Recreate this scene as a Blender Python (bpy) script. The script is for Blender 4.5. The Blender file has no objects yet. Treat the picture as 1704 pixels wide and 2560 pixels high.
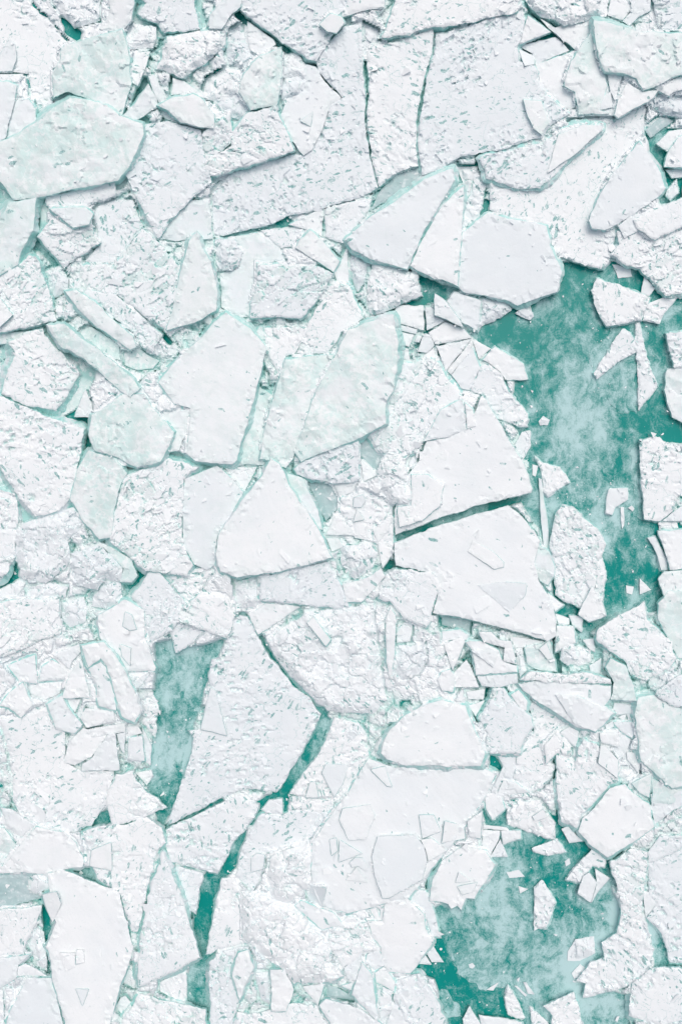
import bpy, math, random, zlib
import numpy as np
from mathutils import Vector
from mathutils.geometry import delaunay_2d_cdt

# ------------------------------------------------------------------ camera, sky, sun, exposure
SC = bpy.context.scene
COL = SC.collection
U = 0.01                       # metres for one unit of the traced plan (centimetres)
CX, CY, HC = 852.0, 1280.0, 1700.0   # point under the drone, and its height above the water
cam = bpy.data.cameras.new('camera')
cam_o = bpy.data.objects.new('camera', cam)
COL.objects.link(cam_o)
cam_o.location = (0, 0, HC * U)
cam.sensor_fit = 'VERTICAL'
cam.angle = 2 * math.atan(1280.0 / HC)
cam.clip_end = 500
SC.camera = cam_o

SUN_EL, SUN_AZ = 64.0, 20.0
world = bpy.data.worlds.new('World')
SC.world = world
world.use_nodes = True
wn, wl = world.node_tree.nodes, world.node_tree.links
sky = wn.new('ShaderNodeTexSky')
sky.sky_type = 'NISHITA'
sky.sun_disc = False
sky.sun_elevation = math.radians(SUN_EL)
sky.sun_rotation = math.radians(SUN_AZ)
sky.air_density = 1.0
sky.dust_density = 6.0
sky.ozone_density = 0.6
grey = wn.new('ShaderNodeHueSaturation')      # overcast: the cloud deck takes most of the blue out
grey.inputs['Saturation'].default_value = 0.56
wl.new(sky.outputs[0], grey.inputs['Color'])
wl.new(grey.outputs[0], wn['Background'].inputs['Color'])
wn['Background'].inputs['Strength'].default_value = 0.15
sun = bpy.data.lights.new('sun', 'SUN')
sun.energy = 0.6
sun.angle = math.radians(60)
sun.color = (1.0, 0.975, 0.955)
sun_o = bpy.data.objects.new('sun', sun)
COL.objects.link(sun_o)
d = Vector((math.sin(math.radians(SUN_AZ)) * math.cos(math.radians(SUN_EL)), math.cos(math.radians(SUN_AZ)) * math.cos(math.radians(SUN_EL)), math.sin(math.radians(SUN_EL))))
sun_o.rotation_euler = d.to_track_quat('Z', 'Y').to_euler()
SC.view_settings.view_transform = 'Standard'
SC.view_settings.look = 'None'
SC.view_settings.exposure = -0.29
SC.view_settings.gamma = 1.0
SC.cycles.max_bounces = 10
SC.cycles.diffuse_bounces = 7
SC.cycles.use_denoising = True

# ------------------------------------------------------------------ noise
def hash2(ix, iy, seed):
    h = (ix.astype(np.int64) * 374761393 + iy.astype(np.int64) * 668265263 + int(seed) * 974711) & 0xFFFFFFFF
    h = ((h ^ (h >> 13)) * 1274126177) & 0xFFFFFFFF
    h = ((h ^ (h >> 16)) * 2246822519) & 0xFFFFFFFF
    return ((h ^ (h >> 15)) & 0xFFFFFF) / float(0x1000000)

def vnoise(x, y, s, seed):
    x = x / s; y = y / s
    ix = np.floor(x); iy = np.floor(y)
    fx = x - ix; fy = y - iy
    fx = fx * fx * (3 - 2 * fx); fy = fy * fy * (3 - 2 * fy)
    a = hash2(ix, iy, seed); b = hash2(ix + 1, iy, seed)
    c = hash2(ix, iy + 1, seed); e = hash2(ix + 1, iy + 1, seed)
    return (a + (b - a) * fx) * (1 - fy) + (c + (e - c) * fx) * fy

def fbm(x, y, s, seed, octs=4):
    t = np.zeros_like(x); w = 0; a = 1.0
    for k in range(octs):
        t += a * vnoise(x + 17.3 * k, y - 9.1 * k, s / 2 ** k, seed + k * 31); w += a; a *= 0.5
    return t / w

def worley(x, y, s, seed):
    x = x / s; y = y / s
    ix = np.floor(x); iy = np.floor(y)
    f1 = np.full(x.shape, 9.0); f2 = np.full(x.shape, 9.0)
    r1 = np.zeros(x.shape); r2 = np.zeros(x.shape); dx1 = np.zeros(x.shape); dy1 = np.zeros(x.shape)
    for j in (-1, 0, 1):
        for i in (-1, 0, 1):
            cx = ix + i; cy = iy + j
            px = cx + hash2(cx, cy, seed) - x; py = cy + hash2(cx, cy, seed + 7) - y
            dd = np.sqrt(px * px + py * py)
            new = dd < f1
            f2 = np.where(new, f1, np.minimum(f2, dd))
            r1 = np.where(new, hash2(cx, cy, seed + 13), r1)
            r2 = np.where(new, hash2(cx, cy, seed + 29), r2)
            dx1 = np.where(new, px, dx1); dy1 = np.where(new, py, dy1)
            f1 = np.where(new, dd, f1)
    return f1, f2, r1, r2, dx1, dy1

def sstep(a, b, v):
    t = np.clip((v - a) / (b - a), 0, 1)
    return t * t * (3 - 2 * t)

def inside(px, py, poly):
    r = np.zeros(px.shape, bool)
    n = len(poly)
    for i in range(n):
        x0, y0 = poly[i]; x1, y1 = poly[(i + 1) % n]
        if y0 == y1: continue
        c = (y0 > py) != (y1 > py)
        r ^= c & (px < (x1 - x0) * (py - y0) / (y1 - y0) + x0)
    return r

def seg_dist(px, py, poly, closed=True):
    best = np.full(px.shape, 1e9)
    n = len(poly)
    for i in range(n if closed else n - 1):
        x0, y0 = poly[i]; x1, y1 = poly[(i + 1) % n]
        ex, ey = x1 - x0, y1 - y0
        L = ex * ex + ey * ey + 1e-9
        t = np.clip(((px - x0) * ex + (py - y0) * ey) / L, 0, 1)
        best = np.minimum(best, (px - x0 - t * ex) ** 2 + (py - y0 - t * ey) ** 2)
    return np.sqrt(best)

def world_of(x, y, z):
    """plan position (traced at the height z above the water) -> metres"""
    k = (HC - z) / HC
    return (x - CX) * U * k, (CY - y) * U * k, z * U

# ------------------------------------------------------------------ materials
class NT:
    def __init__(s, name):
        s.m = bpy.data.materials.new(name); s.m.use_nodes = True
        s.t = s.m.node_tree; s.b = s.t.nodes['Principled BSDF']
    def n(s, typ, **kw):
        nd = s.t.nodes.new('ShaderNode' + typ)
        for k, v in kw.items(): setattr(nd, k, v)
        return nd
    def link(s, a, b): s.t.links.new(a, b)
    def put(s, sock, v):
        if isinstance(v, bpy.types.NodeSocket): s.link(v, sock)
        else: sock.default_value = v
    def math(s, op, a, b=None, clamp=False):
        nd = s.n('Math', operation=op); nd.use_clamp = clamp
        s.put(nd.inputs[0], a)
        if b is not None: s.put(nd.inputs[1], b)
        return nd.outputs[0]
    def ramp(s, v, a, b, lo=0.0, hi=1.0):
        nd = s.n('MapRange', interpolation_type='SMOOTHSTEP')
        s.put(nd.inputs[0], v); nd.inputs[1].default_value = a; nd.inputs[2].default_value = b
        nd.inputs[3].default_value = lo; nd.inputs[4].default_value = hi
        return nd.outputs[0]
    def mix(s, f, a, b):
        nd = s.n('Mix', data_type='RGBA')
        s.put(nd.inputs[0], f)
        for sock, v in ((nd.inputs[6], a), (nd.inputs[7], b)):
            s.put(sock, v if isinstance(v, bpy.types.NodeSocket) else (*v, 1))
        return nd.outputs[2]
    def noise(s, vec, scale, detail=4, rough=0.55):
        nd = s.n('TexNoise'); s.link(vec, nd.inputs['Vector'])
        nd.inputs['Scale'].default_value = scale; nd.inputs['Detail'].default_value = detail; nd.inputs['Roughness'].default_value = rough
        return nd
    def voro(s, vec, scale, feature='F1'):
        nd = s.n('TexVoronoi', feature=feature); s.link(vec, nd.inputs['Vector']); nd.inputs['Scale'].default_value = scale
        return nd
    def vmath(s, op, a, b):
        nd = s.n('VectorMath', operation=op); s.put(nd.inputs[0], a); s.put(nd.inputs[1], b)
        return nd.outputs[0]
    def scale(s, v, k):
        nd = s.n('VectorMath', operation='SCALE'); s.put(nd.inputs[0], v); nd.inputs['Scale'].default_value = k
        return nd.outputs[0]

SNOW, SNOW2 = (0.895, 0.922, 0.935), (0.81, 0.86, 0.888)
ICE_PALE, ICE_MID = (0.60, 0.80, 0.78), (0.36, 0.64, 0.615)

def own_coords(q):
    tc = q.n('TexCoord'); oi = q.n('ObjectInfo')
    cmb = q.n('CombineXYZ')
    q.put(cmb.inputs[0], q.math('MULTIPLY', oi.outputs['Random'], 91.0)); q.put(cmb.inputs[1], q.math('MULTIPLY', oi.outputs['Random'], 53.0))
    v = q.vmath('ADD', tc.outputs['Object'], cmb.outputs[0])
    return v, oi.outputs['Random']

def mat_snow():
    q = NT('snow_over_ice')
    v, rnd = own_coords(q)
    bare = q.n('Attribute', attribute_name='bare').outputs['Fac']
    pit = q.n('Attribute', attribute_name='pit').outputs['Fac']
    warp = q.noise(v, 5.0, 3)
    vw = q.vmath('ADD', v, q.scale(q.vmath('SUBTRACT', warp.outputs['Color'], (0.5, 0.5, 0.5)), 0.17))
    # slits broken through the crust: stretched cells, a few of them open
    vr = q.n('VectorRotate', rotation_type='Z_AXIS'); q.link(vw, vr.inputs['Vector']); q.put(vr.inputs['Angle'], q.math('MULTIPLY', rnd, 6.28))
    mp = q.n('Mapping'); q.link(vr.outputs[0], mp.inputs['Vector'])
    mp.inputs['Scale'].default_value = (1.0, 3.1, 1.0)
    vr2 = q.n('VectorRotate', rotation_type='Z_AXIS'); q.link(vr.outputs[0], vr2.inputs['Vector']); vr2.inputs['Angle'].default_value = 0.75
    mp2 = q.n('Mapping'); q.link(vr2.outputs[0], mp2.inputs['Vector']); mp2.inputs['Scale'].default_value = (1.0, 2.2, 1.0)
    masks = []
    for sc, dens, rad in ((4.2, 0.50, 0.46), (9.0, 0.36, 0.40)):
        vo = q.voro(mp.outputs[0] if sc < 6 else mp2.outputs[0], sc)
        sep = q.n('SeparateColor'); q.link(vo.outputs['Color'], sep.inputs[0])
        have = q.math('LESS_THAN', sep.outputs[0], q.math('MULTIPLY', pit, dens))
        r = q.math('MULTIPLY', q.math('POWER', sep.outputs[1], 1.7), rad * 1.25)
        edge = q.ramp(q.math('SUBTRACT', vo.outputs['Distance'], r), -0.04, 0.02, 1, 0)
        masks.append(q.math('MULTIPLY', have, edge))
    patch = q.ramp(q.noise(v, 1.0, 4).outputs['Fac'], 0.43, 0.53)
    slits = q.math('MULTIPLY', q.math('MAXIMUM', masks[0], masks[1]), patch)
    # hairline breaks in the crust
    lines = None
    for sc, w, g0 in ((3.0, 0.016, 0.50), (7.0, 0.026, 0.535)):
        ve = q.voro(vw, sc, 'DISTANCE_TO_EDGE')
        ln = q.math('MULTIPLY', q.ramp(ve.outputs['Distance'], w * .35, w, 1, 0), q.ramp(q.noise(v, sc * .75, 3).outputs['Fac'], g0, g0 + .06))
        lines = ln if lines is None else q.math('MAXIMUM', lines, ln)
    lines = q.math('MULTIPLY', lines, q.ramp(pit, 0.05, 0.6))
    # clear ice showing in patches where little snow lies; in rubble hollows, painted crevice teal
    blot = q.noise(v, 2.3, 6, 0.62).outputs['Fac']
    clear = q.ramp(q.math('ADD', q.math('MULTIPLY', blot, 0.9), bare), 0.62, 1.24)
    fine = q.noise(v, 26.0, 4, 0.6).outputs['Fac']
    big = q.noise(v, 0.8, 3).outputs['Fac']
    tone = q.math('ADD', q.ramp(big, 0.35, 0.7, 0, .5), q.ramp(rnd, 0.35, 1.0, 0, .75))  # mottling, plus a random tone per piece painting the shading of tilted slabs
    c = q.mix(tone, SNOW, SNOW2)
    c = q.mix(q.math('MULTIPLY', q.ramp(fine, 0.52, 0.72), 0.35), c, (0.72, 0.79, 0.80))
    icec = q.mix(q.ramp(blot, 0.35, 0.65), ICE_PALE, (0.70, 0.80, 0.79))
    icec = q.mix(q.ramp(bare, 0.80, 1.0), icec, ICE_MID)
    frost = q.ramp(q.math('ADD', q.noise(vw, 5.0, 7, 0.68).outputs['Fac'], q.math('MULTIPLY', q.ramp(q.noise(v, .9, 2).outputs['Fac'], .35, .65), .12)), .55, .66)
    vein = q.ramp(q.voro(vw, 2.1, 'DISTANCE_TO_EDGE').outputs['Distance'], 0.0, 0.03, .55, 0)
    icec = q.mix(q.math('MAXIMUM', q.math('MULTIPLY', frost, .85), vein), icec, (0.86, 0.905, 0.91))      # frost and white cracks inside the clear ice
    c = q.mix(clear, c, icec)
    c = q.mix(q.math('MULTIPLY', lines, 0.75), c, (0.42, 0.62, 0.62))
    c = q.mix(slits, c, q.mix(q.ramp(fine, 0.4, 0.6), (0.24, 0.45, 0.45), (0.50, 0.67, 0.67)))
    q.link(c, q.b.inputs['Base Color'])
    q.link(q.ramp(clear, 0, 1, 0.75, 0.32), q.b.inputs['Roughness'])
    q.b.inputs['Specular IOR Level'].default_value = 0.25
    h = q.math('ADD', q.math('MULTIPLY', fine, 0.22), q.math('MULTIPLY', q.noise(v, 90, 2).outputs['Fac'], 0.08))
    h = q.math('ADD', h, q.math('MULTIPLY', q.noise(vw, 9.0, 4).outputs['Fac'], 0.35))
    dr = q.n('Mapping'); q.link(vr.outputs[0], dr.inputs['Vector']); dr.inputs['Scale'].default_value = (.6, 2.2, 1)
    h = q.math('ADD', h, q.math('MULTIPLY', q.noise(dr.outputs[0], 1.6, 4, .5).outputs['Fac'], 1.6))
    h = q.math('SUBTRACT', h, q.math('ADD', q.math('MULTIPLY', slits, 1.2), q.math('MULTIPLY', lines, 0.5)))
    bp = q.n('Bump'); bp.inputs['Strength'].default_value = 0.26; bp.inputs['Distance'].default_value = 0.03
    q.link(h, bp.inputs['Height']); q.link(bp.outputs[0], q.b.inputs['Normal'])
    return q.m

def mat_wall():
    q = NT('broken_ice_face')
    v, rnd = own_coords(q)
    mp = q.n('Mapping'); q.link(v, mp.inputs['Vector']); mp.inputs['Scale'].default_value = (1, 1, 3.5)
    n1 = q.noise(mp.outputs[0], 5.0, 5, 0.6).outputs['Fac']
    n2 = q.noise(v, 1.1, 3).outputs['Fac']
    c = q.mix(q.ramp(n2, 0.35, 0.65), (0.38, 0.71, 0.68), (0.55, 0.80, 0.78))
    c = q.mix(q.math('MULTIPLY', q.ramp(n1, 0.46, 0.70), 0.8), c, (0.82, 0.88, 0.89))
    c = q.mix(q.ramp(q.noise(v, 1.7, 4, 0.6).outputs['Fac'], 0.51, 0.66), c, SNOW2)      # dusted with snow in places
    q.link(c, q.b.inputs['Base Color'])
    q.b.inputs['Roughness'].default_value = 0.4
    q.b.inputs['Specular IOR Level'].default_value = 0.3
    bp = q.n('Bump'); bp.inputs['Strength'].default_value = 0.5; bp.inputs['Distance'].default_value = 0.03
    q.link(n1, bp.inputs['Height']); q.link(bp.outputs[0], q.b.inputs['Normal'])
    return q.m

def mat_grey():
    q = NT('bare_grey_ice')
    v, rnd = own_coords(q)
    n1 = q.noise(v, 7.0, 6, 0.65).outputs['Fac']; n2 = q.noise(v, 1.6, 3).outputs['Fac']
    c = q.mix(q.ramp(n2, 0.3, 0.7), (0.40, 0.56, 0.57), (0.54, 0.65, 0.67))
    c = q.mix(q.math('MULTIPLY', q.ramp(n1, 0.50, 0.68), 0.7), c, (0.78, 0.83, 0.85))
    q.link(c, q.b.inputs['Base Color']); q.b.inputs['Roughness'].default_value = 0.45; q.b.inputs['Specular IOR Level'].default_value = 0.3
    bp = q.n('Bump'); bp.inputs['Strength'].default_value = 0.4; bp.inputs['Distance'].default_value = 0.02
    q.link(n1, bp.inputs['Height']); q.link(bp.outputs[0], q.b.inputs['Normal'])
    return q.m

def mat_wet():
    q = NT('wet_ice_edge')
    v, rnd = own_coords(q)
    n1 = q.noise(v, 9.0, 3).outputs['Fac']
    q.link(q.mix(n1, (0.36, 0.60, 0.60), (0.62, 0.77, 0.78)), q.b.inputs['Base Color'])
    q.b.inputs['Roughness'].default_value = 0.35
    return q.m

def mat_water():
    q = NT('green_water_with_slush')
    tc = q.n('TexCoord'); v = tc.outputs['Object']
    w = q.noise(v, 0.9, 4)
    vw = q.vmath('ADD', v, q.scale(q.vmath('SUBTRACT', w.outputs['Color'], (0.5, 0.5, 0.5)), 0.9))
    a = q.noise(vw, 0.55, 5, 0.6).outputs['Fac']
    st = q.n('Mapping'); q.link(vw, st.inputs['Vector']); st.inputs['Scale'].default_value = (1.25, .8, 1)
    b = q.noise(st.outputs[0], 2.8, 8, 0.74).outputs['Fac']
    e = q.noise(v, 26.0, 6, 0.85).outputs['Fac']
    slushy = q.n('Attribute', attribute_name='slush').outputs['Fac']
    s = q.math('ADD', q.math('MULTIPLY', a, 0.55), q.math('ADD', q.math('MULTIPLY', b, 1.10), q.math('MULTIPLY', e, 0.52)))
    s = q.math('ADD', s, q.math('MULTIPLY', slushy, 0.50))
    f = q.ramp(s, 1.06, 1.48)
    c = q.mix(f, (0.004, 0.255, 0.228), (0.50, 0.71, 0.72))
    c = q.mix(q.math('MULTIPLY', q.ramp(e, 0.60, 0.74), q.math('MULTIPLY', f, 0.6)), c, (0.70, 0.77, 0.79))
    q.link(c, q.b.inputs['Base Color'])
    q.link(q.ramp(f, 0, 1, 0.12, 0.6), q.b.inputs['Roughness'])
    q.b.inputs['IOR'].default_value = 1.33; q.b.inputs['Specular IOR Level'].default_value = 0.25
    bp = q.n('Bump'); bp.inputs['Strength'].default_value = 0.25; bp.inputs['Distance'].default_value = 0.02
    q.link(q.math('MULTIPLY', e, f), bp.inputs['Height']); q.link(bp.outputs[0], q.b.inputs['Normal'])
    return q.m

M_SNOW, M_WALL, M_GREY, M_WATER, M_WET = mat_snow(), mat_wall(), mat_grey(), mat_water(), mat_wet()

def link_mesh(name, verts, faces, mats, parent=None, loc=(0, 0, 0), attrs=None, fmat=None):
    me = bpy.data.meshes.new(name)
    me.from_pydata(verts, [], faces)
    for m in mats: me.materials.append(m)
    if fmat is not None: me.polygons.foreach_set('material_index', np.asarray(fmat, np.int32))
    for k, arr in (attrs or {}).items():
        at = me.attributes.new(k, 'FLOAT', 'POINT'); at.data.foreach_set('value', np.asarray(arr, np.float32))
    me.update()
    o = bpy.data.objects.new(name, me); COL.objects.link(o)
    o.location = loc
    if parent is not None: o.parent = parent
    return o

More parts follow.
